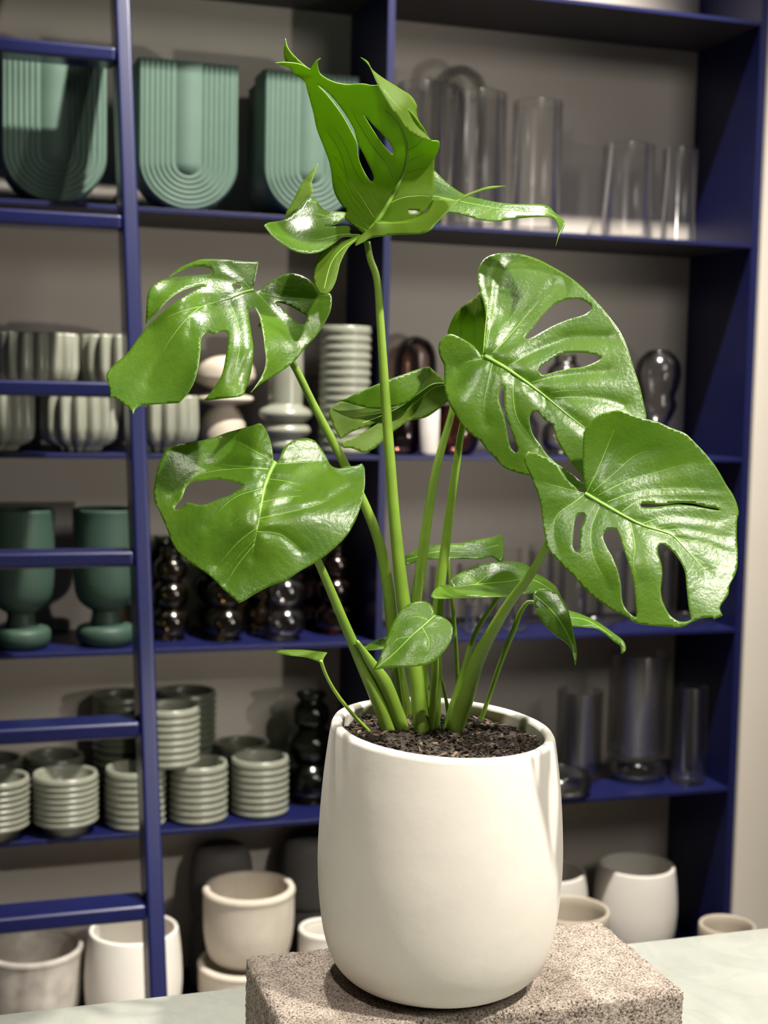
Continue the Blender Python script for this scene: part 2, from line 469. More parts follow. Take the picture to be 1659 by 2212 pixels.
def sweep(P3, rad, seg=8, flat=1.0):
    P3 = np.array(P3, float); n = len(P3); V, Fc = [], []
    T = np.gradient(P3, axis=0); T /= np.linalg.norm(T, axis=1)[:, None] + 1e-12
    ref = np.array([0, -1.0, 0]) if abs(T[0][1]) < .9 else np.array([1.0, 0, 0])
    for i in range(n):
        u = np.cross(T[i], ref); u /= np.linalg.norm(u); ref = np.cross(u, T[i]); 
        for k in range(seg):
            a = 2 * math.pi * k / seg; V.append(P3[i] + rad[i] * (math.cos(a) * u + flat * math.sin(a) * ref))
    for i in range(n - 1):
        for k in range(seg):
            k2 = (k + 1) % seg; Fc.append((i * seg + k, i * seg + k2, (i + 1) * seg + k2, (i + 1) * seg + k))
    Fc.append(tuple(range(seg - 1, -1, -1))); Fc.append(tuple((n - 1) * seg + k for k in range(seg)))
    return V, Fc
PLANT_LOC = Vector((float(RIM[0]), float(RIM[1]), float(ZB) + .0006))
def loc_v(V): return [tuple(np.array(p) - np.array(PLANT_LOC)) for p in V]
def blade(patches, parent, thick=.0008, label=None):
    V, Fc, MI = [], [], []
    for p in patches: p.build(V, Fc, MI)
    nb = len(Fc)
    o = from_py('leaf_blade', loc_v(V), Fc, [LEAF_UP, LEAF_UN, VEINM], parent, True, MI)
    md = o.modifiers.new('thickness', 'SOLIDIFY'); md.thickness = thick; md.offset = 0; md.material_offset = 1; md.material_offset_rim = 2
    md.use_quality_normals = True
    VV = []
    for p in patches: p.vein_tubes(VV)
    if VV:
        v2, f2 = [], []
        for P3, rad in VV:
            a, b = sweep(P3, rad, 6); off = len(v2); v2 += a; f2 += [tuple(off + i for i in f) for f in b]
        ve = from_py('vein', loc_v(v2), f2, VEINM, parent)
        # the veins are part of the blade: join them into the same mesh after the thickness is applied
        dg = bpy.context.evaluated_depsgraph_get(); me = bpy.data.meshes.new_from_object(o.evaluated_get(dg))
        o.modifiers.clear(); old = o.data; o.data = me; bpy.data.meshes.remove(old)
        bm = bmesh.new(); bm.from_mesh(me); n0 = len(bm.faces); bm.from_mesh(ve.data); bm.faces.ensure_lookup_table()
        for i in range(n0, len(bm.faces)): bm.faces[i].material_index = 2; bm.faces[i].smooth = True
        bm.to_mesh(me); bm.free(); vm = ve.data; bpy.data.objects.remove(ve); bpy.data.meshes.remove(vm)
    if label: o['label'] = label
    return o
ZSOIL = RIM[2] - .016
def petiole(pts, d_top, parent, m=STEMM, name='petiole', d_mid=None, base_soil=True, flat=1.0):
    """pts: (x, y, width) in picture pixels from the leaf to the soil"""
    base = at_z(pts[-1][0], pts[-1][1], ZSOIL) if base_soil else None
    d1 = (depth_of(base) - Z0) * 100 if base_soil else d_mid
    L_ = catmull([(p[0], p[1]) for p in pts], False, 10)
    seglen = np.r_[0, np.cumsum(np.linalg.norm(np.diff(L_, axis=0), axis=1))]; t = seglen / seglen[-1]
    key = [0]; acc = 0
    for a, b in zip(pts[:-1], pts[1:]): acc += math.hypot(b[0] - a[0], b[1] - a[1]); key.append(acc)
    wd = np.interp(t * acc, key, [p[2] for p in pts])
    dd = d_top + (d1 - d_top) * (t ** .9)
    P3 = [at_depth(x, y, Z0 + e / 100) for (x, y), e in zip(L_, dd)]
    if base_soil:
        tv = (np.array(P3[-1]) - np.array(P3[-3])); tv /= np.linalg.norm(tv); P3.append(P3[-1] + tv * .012); wd = np.r_[wd, wd[-1]]
    V, Fc = sweep(P3, [wi * .5 * (Z0 + d_top / 200) / F_PX for wi in wd], 14, flat)
    return from_py(name, loc_v(V), Fc, m, parent)

plant = empty('potted_monstera', PLANT_LOC)
tag(plant, 'leafy green monstera in a large matte white pot on the concrete block', 'potted plant')

# pot: slightly uneven hand-made rim
def pot_profile():
    o = [(.060, .0), (.078, .001), (.092, .007), (.104, .020), (.1125, .042), (.118, .075), (.1205, .115), (.1195, .155), (.1165, .195), (.1125, .228), (.1095, .247)]
    return vessel(o, .0105, .02, 8)
def make_pot(name, m, parent, rim=None, scale=1.0, seg=96):
    v, f = lathe_data([(r * scale, z * scale) for r, z in pot_profile()], seg)
    if rim:
        v = [(x, y, z + (rim[0] * x + rim[1] * y) * max(0, (z / scale - .1) / .15) ** 1.2) for x, y, z in v]
    return from_py(name, v, f, m, parent)
rx, ry = -.035, .055
pot_o = make_pot('pot', POTM, plant, (rx, ry))

def make_soil():
    rng = np.random.RandomState(11); V, Fc = [], []
    nr, ns = 26, 72; R0 = .0985
    zf = lambda x, y: .2365 + rx * x + ry * y + .002 * math.sin(x * 90 + 1) * math.cos(y * 80) + .003 * (1 - (x * x + y * y) / R0 ** 2)
    for i in range(nr + 1):
        for k in range(ns):
            r = R0 * i / nr; a = 2 * math.pi * k / ns; x, y = r * math.cos(a), r * math.sin(a)
            V.append((x, y, zf(x, y) + rng.normal(0, .0012)))
    for i in range(nr):
        for k in range(ns):
            k2 = (k + 1) % ns; Fc.append((i * ns + k, (i + 1) * ns + k, (i + 1) * ns + k2, i * ns + k2))
    o = from_py('soil', V, Fc, SOILM, plant)
    V, Fc, MI = [], [], []
    for q in range(1500):                                    # bark shreds and fibres lying on the soil
        r = R0 * math.sqrt(rng.rand()) * .97; a = rng.rand() * 6.283; x, y = r * math.cos(a), r * math.sin(a)
        L_ = rng.uniform(.003, .013); wdt = rng.uniform(.0004, .0024); th = rng.rand() * 6.283; ti = rng.uniform(-.5, .6)
        d = np.array([math.cos(th) * math.cos(ti), math.sin(th) * math.cos(ti), math.sin(ti)])
        s_ = np.array([-math.sin(th), math.cos(th), 0]) * wdt; u = np.cross(d, s_); u = u / (np.linalg.norm(u) + 1e-9) * wdt * .45
        c = np.array([x, y, zf(x, y) + .0012]); b = len(V)
        for e in (-1, 1):
            for sg1, sg2 in ((-1, -1), (1, -1), (1, 1), (-1, 1)): V.append(c + d * L_ * .5 * e + s_ * sg1 * (.7 if e > 0 else 1) + u * sg2)
        for f in ((0, 3, 2, 1), (4, 5, 6, 7), (0, 1, 5, 4), (1, 2, 6, 5), (2, 3, 7, 6), (3, 0, 4, 7)): Fc.append(tuple(b + i for i in f))
        mi = 1 if rng.rand() < .12 else 0; MI += [mi] * 6
    pale = simple('pale_bark_fibre', (.17, .12, .08), .8, .2)
    sh = from_py('bark_shreds', V, Fc, [SOILM, pale], o, False, MI); sh['kind'] = 'stuff'
make_soil()

ZA = (550, 60, 700 / 1659); ZBz = (220, 540, 600 / 1659); ZC = (920, 530, 500 / 1659); ZD = (1100, 860, 530 / 1659)
ZE = (320, 890, 500 / 1659); ZF = (580, 1120, 800 / 1659); ZG = (620, 760, 420 / 1659); ZPX = (0, 0, 1)

# --- top leaf, seen from below
A_main = Patch(ZA, [(575, 1062), (510, 1015), (462, 975), (472, 935), (440, 900), (405, 830), (390, 720), (370, 650), (320, 520), (300, 430), (270, 320), (255, 272),
    (200, 235), (180, 205), (105, 180, 1), (158, 176), (230, 186), (285, 212, 1), (300, 185), (318, 165), (338, 157, 1), (322, 180), (328, 220), (345, 245), (400, 275), (470, 290),
    (550, 287), (600, 295), (640, 297), (700, 330), (800, 430), (870, 520), (900, 573), (940, 580), (947, 600), (935, 640), (920, 665, 1), (918, 730), (910, 880), (880, 930),
    (840, 965), (790, 990), (700, 1002), (640, 1012), (605, 1045)],
    [(590, 1055, 0), (770, 600, -3.4), (560, 300, -7.5), (250, 280, -5.0), (400, 800, .8), (470, 930, .6), (320, 520, -2), (920, 650, -1), (910, 880, .6), (105, 180, -6), (338, 157, -8),
     (650, 900, -.9), (720, 470, -5.6), (900, 573, -3.2), (500, 600, -2.6)],
    holes=[[(322, 292), (380, 335), (450, 420), (505, 510), (530, 590), (570, 670), (605, 745), (610, 775), (598, 787), (580, 770), (545, 705), (528, 650), (522, 590), (492, 525), (440, 435), (372, 345)],
           [(557, 443), (600, 490), (650, 540), (695, 595), (713, 635), (708, 648), (695, 640), (650, 590), (600, 515)],
           [(785, 935), (810, 934), (845, 938), (840, 946), (800, 950)]],
    midrib=[(590, 1040), (650, 960), (720, 830), (770, 720), (780, 620), (760, 540), (720, 470), (670, 425)],
    veins=[[(612, 975), (540, 860), (480, 770), (440, 640), (380, 540)], [(720, 790), (680, 700), (600, 600), (510, 450)], [(790, 625), (830, 600), (860, 570)],
           [(690, 900), (760, 870), (850, 860), (905, 865)], [(575, 1040), (520, 1010), (472, 985)]], up=False, groove=.08, mw=11)
A_fold = Patch(ZA, [(543, 152, 1), (580, 175), (602, 215), (660, 260), (740, 310), (800, 350), (830, 400), (828, 430), (840, 480), (870, 540), (905, 577, 1), (860, 570), (790, 530), (740, 470),
    (690, 400), (640, 310), (612, 250), (592, 205), (570, 175)],
    [(543, 152, -8.5), (700, 300, -7.6), (830, 420, -4.6), (905, 577, -3.6), (690, 400, -8.6), (790, 530, -6.4), (620, 270, -8.8), (760, 400, -7.2)],
    veins=[[(660, 320), (720, 390), (770, 440), (820, 450)]], up=False, groove=.04)
A_backtip = Patch(ZA, [(158, 55, 1), (172, 105), (215, 155), (270, 203), (300, 225), (240, 215), (190, 192), (160, 172), (150, 120)],
    [(158, 55, -4.6), (280, 210, -5.6), (160, 170, -4.2), (215, 160, -5)], up=False)
A_right = Patch(ZA, [(515, 1117, 1), (560, 1095), (600, 1075), (720, 1060), (870, 1050), (930, 1000), (1000, 930), (1060, 880), (1150, 840), (1285, 811, 1), (1200, 814), (1110, 843), (1070, 860), (1035, 882),
    (960, 874), (912, 885), (885, 935), (840, 965), (780, 985), (700, 995), (640, 990), (600, 1020), (560, 1050), (520, 1085)],
    [(515, 1117, -1.4), (600, 1065, -.9), (870, 1050, -4.2), (1000, 930, -4.2), (1285, 811, -5), (915, 885, -.9), (700, 1000, -.9), (1060, 870, -3.6), (780, 1030, -2.6), (620, 1000, -.8)],
    veins=[[(620, 1000), (750, 1000), (850, 985), (950, 955)]], up=False, groove=.06)
A_long = Patch(ZA, [(905, 728), (925, 735), (980, 790), (1070, 853), (1160, 878), (1300, 902), (1480, 908), (1540, 950), (1587, 995), (1580, 1030), (1560, 1065), (1540, 1122, 1), (1553, 1060), (1550, 1010), (1530, 977),
    (1480, 967), (1380, 972), (1240, 990), (1150, 982), (1080, 962), (1000, 945), (940, 935), (895, 890), (890, 800)],
    [(905, 728, 3.2), (900, 890, 2.2), (1150, 880, 2.6), (1150, 980, .6), (1300, 902, 2), (1300, 985, .4), (1480, 908, .6), (1480, 967, -.8), (1587, 995, -1.2), (1540, 1122, -2.6)],
    midrib=[(905, 862), (980, 875), (1100, 900), (1300, 935), (1480, 945), (1550, 975)], up=True, mw=3, groove=.05)
A_ll1 = Patch(ZA, [(325, 697, 1), (300, 765), (291, 800), (297, 842), (250, 895), (200, 950), (150, 990, 1), (165, 940), (200, 880), (240, 800), (285, 740)],
    [(325, 697, 4), (150, 990, 2.2), (297, 842, 2.6), (240, 800, 3.4)], up=False)
A_ll2 = Patch(ZA, [(48, 1012, 1), (70, 998), (150, 984), (215, 940), (262, 890), (290, 868), (315, 885), (345, 922), (380, 940), (460, 945), (480, 958), (478, 972), (450, 990), (410, 1008), (360, 1020), (410, 1018),
    (450, 1014), (485, 1018), (492, 1032), (487, 1050), (515, 1062), (545, 1062), (520, 1072), (450, 1072), (405, 1105), (345, 1143), (280, 1156), (210, 1145), (150, 1112), (90, 1065)],
    [(48, 1012, -3.6), (290, 868, 2.6), (150, 984, -.6), (280, 1156, -3.2), (470, 950, 1.4), (545, 1062, 0), (490, 1035, .2), (300, 1000, -.6), (380, 940, 1.6), (370, 1080, -1.4)],
    veins=[[(540, 1060), (440, 1060), (330, 1085), (220, 1075), (110, 1030)], [(470, 965), (380, 975), (250, 985), (150, 1000)]], up=True, groove=.1)
A_ll3 = Patch(ZA, [(548, 1062), (520, 1090), (480, 1125), (440, 1200), (425, 1260), (410, 1310), (385, 1350), (350, 1368), (318, 1342), (302, 1280), (312, 1210), (340, 1155), (400, 1118), (470, 1088)],
    [(548, 1062, -.2), (410, 1310, -3), (302, 1280, -2), (340, 1155, -.6), (350, 1368, -3.4), (440, 1200, -2)],
    midrib=[(535, 1075), (450, 1130), (390, 1210), (355, 1340)], up=False, mw=2.5, groove=.06)
pA = petiole([(793, 522, 14), (800, 560, 15), (811, 590, 16), (817, 625, 16), (822, 700, 18), (832, 850, 21), (843, 1000, 23), (853, 1130, 25), (869, 1280, 30), (884, 1380, 34), (900, 1470, 36), (912, 1594, 34)], 0, plant)
blade([A_main, A_fold, A_backtip, A_right, A_long, A_ll1, A_ll2, A_ll3], pA)

# --- upper left leaf
B = Patch(ZBz, [(905, 245), (912, 200), (925, 130), (936, 72, 1), (890, 72), (800, 65), (720, 57), (600, 57), (540, 75), (470, 105), (430, 135), (400, 166, 1), (440, 140), (520, 105), (600, 98), (655, 113), (665, 130),
    (640, 145), (560, 152), (480, 160), (395, 170), (330, 195), (285, 235), (270, 300), (263, 442, 1), (300, 400), (340, 362), (380, 315), (440, 265), (520, 228), (622, 207, 1), (560, 236), (480, 286), (400, 340),
    (300, 430), (230, 510), (150, 620), (80, 680), (30, 740), (35, 790), (48, 830), (52, 882, 1), (75, 880), (130, 920), (165, 945), (187, 985, 1), (200, 950), (240, 930), (340, 920), (462, 913, 1), (510, 860),
    (550, 790), (575, 700), (588, 600), (595, 525), (632, 490), (665, 502), (682, 500), (700, 490), (738, 487), (755, 520), (740, 640), (715, 750), (660, 840), (608, 902, 1), (700, 890), (832, 872), (860, 830),
    (890, 730), (905, 600), (890, 480), (876, 370), (884, 345), (908, 345), (940, 400), (962, 500), (975, 600), (980, 660), (970, 720), (940, 780), (886, 856, 1), (950, 800), (1050, 740), (1150, 665), (1210, 590),
    (1290, 500), (1350, 400), (1372, 330), (1366, 263), (1330, 266), (1290, 248), (1263, 200), (1220, 165), (1150, 142), (1090, 148), (1000, 190), (945, 238)],
    [(905, 245, 2), (936, 72, 4.4), (720, 57, 4.6), (400, 166, 4.6), (263, 442, 0), (330, 195, 3.2), (40, 760, -3.6), (187, 985, -7), (462, 913, -7), (620, 330, .2), (480, 286, -.2), (420, 560, -3.2), (590, 560, -4.4),
     (665, 470, -3.0), (832, 872, -9), (660, 840, -8), (900, 600, -6.4), (860, 430, -3.0), (886, 856, -7.4), (1150, 665, -2.0), (1366, 263, 1.0), (1150, 142, 2.8), (1050, 500, -2.0), (980, 620, -5), (1000, 330, 1.6), (760, 290, .6)],
    holes=[[(790, 215), (805, 203), (822, 205), (826, 220), (812, 232), (796, 228)],
           [(1045, 315), (1100, 325), (1150, 350), (1195, 376), (1224, 398), (1224, 420), (1208, 440), (1180, 438), (1140, 410), (1090, 362)]],
    midrib=[(905, 242), (850, 255), (780, 285), (700, 310), (620, 328)],
    veins=[[(610, 332), (570, 355), (490, 430), (400, 550), (320, 690), (270, 800)], [(890, 235), (830, 170), (750, 95)], [(850, 215), (700, 180), (540, 175), (380, 230), (310, 300)], [(770, 330), (810, 430), (825, 560), (800, 700), (770, 800)],
           [(920, 250), (985, 320), (1050, 400), (1100, 500)], [(940, 255), (1080, 285), (1200, 290), (1330, 280)], [(580, 340), (500, 360), (400, 400), (300, 480)], [(520, 390), (525, 500)]],
    up=True, groove=.13, mw=8, ripple=.006)
pB = petiole([(560, 700, 10), (626, 775, 16), (680, 880, 18), (735, 985, 20), (785, 1085, 22), (818, 1170, 24), (838, 1270, 26), (848, 1370, 28), (862, 1470, 34), (879, 1560, 36)], 1.5, plant)
blade([B], pB)

# --- upper right leaf
Cp = Patch(ZC, [(425, 800), (385, 775), (340, 720), (280, 680), (210, 645), (160, 638), (120, 665), (95, 700), (92, 760), (110, 820), (130, 862), (132, 950), (140, 1050), (170, 1140), (210, 1210), (260, 1290), (330, 1360),
    (390, 1402), (440, 1470), (510, 1542), (560, 1592), (640, 1625), (720, 1646), (820, 1660), (1000, 1720), (1120, 1740), (1300, 1680), (1450, 1560), (1560, 1400), (1580, 1240), (1560, 1130), (1530, 1000), (1490, 880), (1440, 720), (1380, 600),
    (1280, 470), (1190, 370), (1120, 300), (1020, 220), (900, 150), (800, 100), (700, 68), (600, 55), (500, 62), (430, 90), (385, 140), (370, 200), (382, 310), (415, 410), (430, 520), (415, 680), (405, 760)],
    [(425, 800, -1.0), (600, 55, 4.6), (1190, 370, 2.2), (1580, 1240, -2.6), (1130, 1310, -3.8), (130, 680, 1.2), (132, 950, -.2), (640, 1625, -3.6), (850, 500, 1.2), (1300, 700, .2), (720, 1646, -4.2), (1300, 1680, -5), (240, 1100, -2.4),
     (420, 1100, -2.6), (370, 200, 3.2), (560, 500, 1.8), (430, 520, .8), (1000, 680, .4), (640, 860, -1.5), (1000, 1000, -1.9), (800, 1250, -3.2)],
    holes=[[(710, 665), (735, 625), (760, 600), (830, 510), (900, 440), (980, 397), (1070, 380), (1130, 395), (1187, 437), (1178, 465), (1130, 500), (1030, 530), (930, 570), (830, 622), (745, 668)],
           [(810, 890), (830, 862), (900, 817), (960, 782), (1050, 768), (1150, 772), (1220, 785), (1258, 806), (1210, 840), (1130, 870), (1030, 882), (940, 902), (860, 925), (822, 922)],
           [(545, 1003), (525, 1050), (525, 1110), (545, 1180), (570, 1260), (585, 1350), (605, 1440), (640, 1485), (658, 1470), (640, 1410), (610, 1320), (580, 1240), (562, 1150), (562, 1050), (560, 1010)],
           [(745, 1230), (760, 1197), (790, 1187), (815, 1205), (850, 1250), (905, 1283), (915, 1310), (930, 1370), (980, 1470), (1050, 1570), (1105, 1640), (1132, 1690), (1110, 1692), (1050, 1640), (1000, 1605), (930, 1556), (870, 1498), (820, 1430), (770, 1360), (748, 1290)]],
    midrib=[(425, 798), (510, 845), (600, 900), (730, 990), (850, 1080), (1010, 1210), (1140, 1310)],
    veins=[[(470, 780), (560, 690), (640, 600), (760, 460), (920, 280)], [(430, 750), (455, 620), (480, 500), (530, 260), (590, 130), (680, 95)], [(410, 780), (425, 600), (440, 420), (420, 220), (470, 110)], [(590, 865), (740, 780), (900, 710), (1060, 660), (1300, 660)],
           [(478, 840), (445, 980), (415, 1150), (430, 1280)], [(630, 950), (625, 1080), (650, 1230), (720, 1340), (800, 1440)], [(760, 985), (900, 945), (1100, 920), (1300, 900)], [(920, 1095), (1100, 1090), (1300, 1110), (1420, 1150)], [(850, 1080), (850, 1230)],
           [(400, 815), (300, 835), (230, 880)]], up=True, groove=.14, mw=12, ripple=.003)
pC = petiole([(1046, 768, 10), (1020, 840, 14), (998, 925, 15), (985, 1010, 17), (975, 1080, 19), (962, 1180, 21), (948, 1290, 24), (943, 1400, 26), (940, 1590, 22)], 0.3, plant)
blade([Cp], pC)

# --- lower right leaf
Dp = Patch(ZD, [(512, 642), (480, 640), (447, 600), (400, 560), (370, 512), (320, 450), (260, 405), (180, 370), (130, 362), (105, 385), (98, 410), (110, 450), (150, 540), (190, 640), (215, 740), (225, 840), (240, 930), (260, 1015),
    (340, 1110), (430, 1200), (520, 1300), (600, 1365), (700, 1435), (790, 1475), (820, 1500), (870, 1525), (1000, 1540), (1130, 1550), (1180, 1542), (1240, 1512), (1290, 1490), (1375, 1480), (1385, 1494, 1), (1443, 1470, 1), (1425, 1430),
    (1432, 1400), (1480, 1330), (1488, 1270), (1520, 1210), (1540, 1150), (1545, 1050), (1538, 950), (1540, 830), (1551, 780), (1540, 720), (1510, 650), (1470, 590), (1400, 470), (1330, 380), (1230, 275), (1180, 235), (1080, 195), (1000, 160),
    (900, 135), (820, 110), (750, 83), (690, 88), (620, 105), (560, 150), (510, 220), (498, 300), (498, 450), (505, 560), (508, 610)],
    [(515, 645, -8), (750, 83, -7.0), (1180, 235, -7.0), (1551, 780, -8.6), (1443, 1470, -14), (1130, 1550, -14.5), (600, 1365, -12.6), (98, 410, -7.0), (225, 840, -8.6), (900, 860, -10.4), (1340, 1185, -12), (498, 350, -6.9), (700, 350, -7.0), (1000, 500, -7.7),
     (1300, 600, -8.3), (640, 620, -8.6), (330, 650, -8.0), (1000, 720, -9.2), (700, 1100, -12.0), (950, 1150, -12.6), (1538, 1100, -11), (420, 1000, -10.4)],
    holes=[[(480, 782), (455, 798), (440, 850), (430, 950), (428, 1000), (445, 1035), (460, 1046), (472, 1030), (478, 960), (480, 900), (500, 840), (511, 800), (500, 783)],
           [(690, 880), (660, 887), (640, 912), (638, 950), (660, 1010), (700, 1080), (735, 1170), (755, 1260), (760, 1340), (775, 1400), (820, 1460), (857, 1482), (860, 1465), (850, 1330), (840, 1250), (810, 1130), (770, 1010), (745, 930), (728, 890)],
           [(1025, 985), (1005, 1010), (1008, 1060), (1030, 1130), (1035, 1200), (1025, 1300), (1040, 1380), (1080, 1460), (1120, 1497), (1170, 1513), (1228, 1500), (1222, 1460), (1210, 1380), (1200, 1280), (1190, 1180), (1160, 1110), (1110, 1040), (1060, 995)],
           [(890, 716), (886, 732), (920, 741), (1000, 737), (1080, 727), (1150, 722), (1250, 731), (1340, 748), (1420, 760), (1405, 745), (1330, 733), (1250, 713), (1150, 706), (1060, 717), (1000, 717), (930, 711)]],
    midrib=[(515, 648), (620, 710), (760, 790), (900, 860), (1060, 910), (1115, 940), (1200, 1030), (1280, 1120), (1340, 1185)],
    veins=[[(512, 652), (440, 705), (340, 775), (302, 840), (300, 930), (330, 1040)], [(610, 735), (562, 850), (550, 950), (570, 1080), (640, 1220), (680, 1290)], [(505, 645), (330, 600), (190, 560)], [(525, 635), (600, 480), (690, 260), (740, 140)],
           [(560, 640), (720, 500), (850, 390), (1000, 340)], [(600, 660), (800, 560), (1000, 500), (1250, 430)], [(660, 705), (850, 640), (1100, 610), (1400, 620)], [(760, 770), (900, 690), (1100, 690), (1400, 690)], [(820, 850), (850, 1000), (840, 1130), (880, 1250)],
           [(900, 850), (1100, 800), (1400, 830)], [(1030, 900), (1200, 890), (1480, 950)], [(1130, 950), (1300, 980), (1500, 1060)]], up=True, groove=.06, mw=10, ripple=.002)
pD = petiole([(1215, 1110, 12), (1182, 1178, 17), (1150, 1235, 19), (1101, 1302, 22), (1060, 1370, 27), (1030, 1430, 34), (1004, 1506, 42), (978, 1590, 40)], -7.2, plant)
blade([Dp], pD)

# --- lower left leaf
Ep = Patch(ZE, [(905, 358), (897, 320), (887, 250), (860, 160), (830, 105), (800, 82), (740, 100), (650, 125), (560, 150), (480, 180), (380, 205), (280, 222), (180, 240), (130, 270), (100, 320), (70, 400), (50, 500), (40, 580), (50, 650), (80, 710),
    (110, 780), (140, 850), (170, 930), (220, 1010), (300, 1080), (380, 1130), (460, 1190), (540, 1270), (600, 1322), (650, 1370, 1), (700, 1345), (780, 1295), (880, 1245), (980, 1210), (1090, 1140), (1220, 1065), (1330, 980), (1420, 890), (1480, 790),
    (1520, 690), (1550, 560), (1555, 470), (1550, 400), (1532, 370, 1), (1480, 388), (1420, 392), (1370, 405), (1310, 383), (1270, 310), (1230, 250), (1190, 205), (1130, 188), (1060, 200), (1000, 230), (960, 280), (940, 330), (925, 362)],
    [(910, 360, -5), (830, 105, -2.6), (480, 180, -2.0), (180, 240, -3.4), (50, 580, -5), (220, 1010, -8.4), (650, 1370, -11.6), (980, 1210, -11.0), (1220, 1065, -9.8), (1555, 470, -4.2), (1130, 188, -2.2), (1310, 383, -3.2), (800, 760, -9.4), (1100, 700, -8.6), (1300, 600, -6.6),
     (1150, 860, -9.2), (500, 850, -8.8), (330, 470, -5.0), (600, 620, -7.4), (600, 400, -4.8), (840, 520, -6.6), (1050, 400, -4.6), (700, 1150, -10.4)],
    holes=[[(255, 580), (270, 540), (310, 503), (390, 490), (480, 480), (560, 490), (640, 510), (682, 526), (650, 555), (580, 600), (500, 627), (440, 656), (380, 668), (320, 657), (275, 651, 1), (240, 687), (205, 703), (190, 690), (200, 665), (235, 625)]],
    midrib=[(908, 362), (870, 440), (835, 540), (815, 640), (797, 760)],
    veins=[[(797, 760), (770, 900), (740, 1040)], [(885, 350), (780, 290), (650, 220), (540, 190)], [(870, 410), (700, 395), (500, 380), (420, 380)], [(860, 410), (600, 410), (400, 440), (280, 500), (180, 600)], [(830, 545), (650, 600), (540, 680), (420, 820)],
           [(920, 375), (1100, 362), (1250, 370)], [(850, 480), (1000, 500), (1200, 560)], [(810, 650), (1000, 610), (1250, 600)], [(797, 765), (1000, 720), (1250, 650), (1450, 540)], [(785, 830), (650, 930), (500, 1100)], [(780, 860), (950, 880), (1100, 1000)], [(760, 950), (640, 1100), (560, 1230)]], up=True, groove=.14, mw=12, ripple=.008)
pE = petiole([(640, 1130, 12), (688, 1216, 18), (744, 1347, 22), (787, 1448, 27), (825, 1535, 32), (843, 1592, 34)], -6.4, plant)
blade([Ep], pE)

# --- folded leaf behind the tall stem
G_un = Patch(ZG, [(360, 545), (366, 490), (430, 438), (520, 425), (770, 470), (900, 470), (1000, 430), (1060, 400), (1120, 330), (1165, 250), (1190, 190), (1205, 126), (1260, 168), (1310, 210), (1345, 240), (1420, 290), (1440, 400), (1365, 430), (1280, 498), (1180, 560), (1040, 590),
    (950, 650), (880, 702), (800, 782), (740, 830), (650, 856), (600, 838), (540, 820), (480, 816), (472, 770), (600, 715), (700, 655), (800, 592), (700, 632), (640, 650), (540, 690), (458, 740), (430, 700), (400, 640)],
    [(360, 545, 6.0), (430, 438, 6.6), (1205, 126, 9.5), (1345, 290, 9.4), (740, 830, 6.4), (1000, 500, 8.6), (1180, 560, 8.0), (480, 816, 5.6), (800, 560, 8.0), (600, 560, 7.0), (600, 760, 6.2)],
    midrib=[(1345, 270), (1240, 280), (1120, 360), (1000, 450), (850, 530), (640, 610)], veins=[[(1345, 285), (1250, 310), (1100, 430), (950, 560), (850, 650)], [(900, 505), (700, 540), (520, 560)]], up=False, groove=.08, mw=4)
G_fold = Patch(ZG, [(440, 412), (500, 400), (600, 350), (750, 285), (860, 240), (1000, 190), (1100, 155), (1197, 128), (1190, 200), (1165, 262), (1120, 342), (1060, 410), (1000, 442), (880, 476), (770, 487), (640, 468), (540, 440)],
    [(440, 412, 5.8), (750, 285, 6.0), (1197, 128, 8.6), (1060, 410, 7.2), (770, 487, 6.6), (600, 420, 5.8)], up=True, groove=.06)
G_top = Patch(ZC, [(383, 340), (345, 375), (300, 407), (230, 465), (190, 530), (165, 590), (155, 640), (170, 740), (260, 830), (400, 850), (440, 700), (440, 500), (430, 420), (412, 380)],
    [(383, 340, 4.6), (155, 640, 5.4), (300, 800, 7), (440, 600, 4.6), (430, 430, 4.4), (280, 550, 4.4)], veins=[[(350, 700), (350, 500), (370, 400)], [(260, 690), (255, 560), (320, 430)]], up=False, groove=.05)
pG = petiole([(985, 835, 12), (975, 895, 15), (955, 965, 17), (940, 1025, 19), (925, 1110, 21), (908, 1240, 24), (899, 1310, 24), (912, 1420, 22), (925, 1588, 20)], 7.5, plant)
blade([G_un, G_fold, G_top], pG)

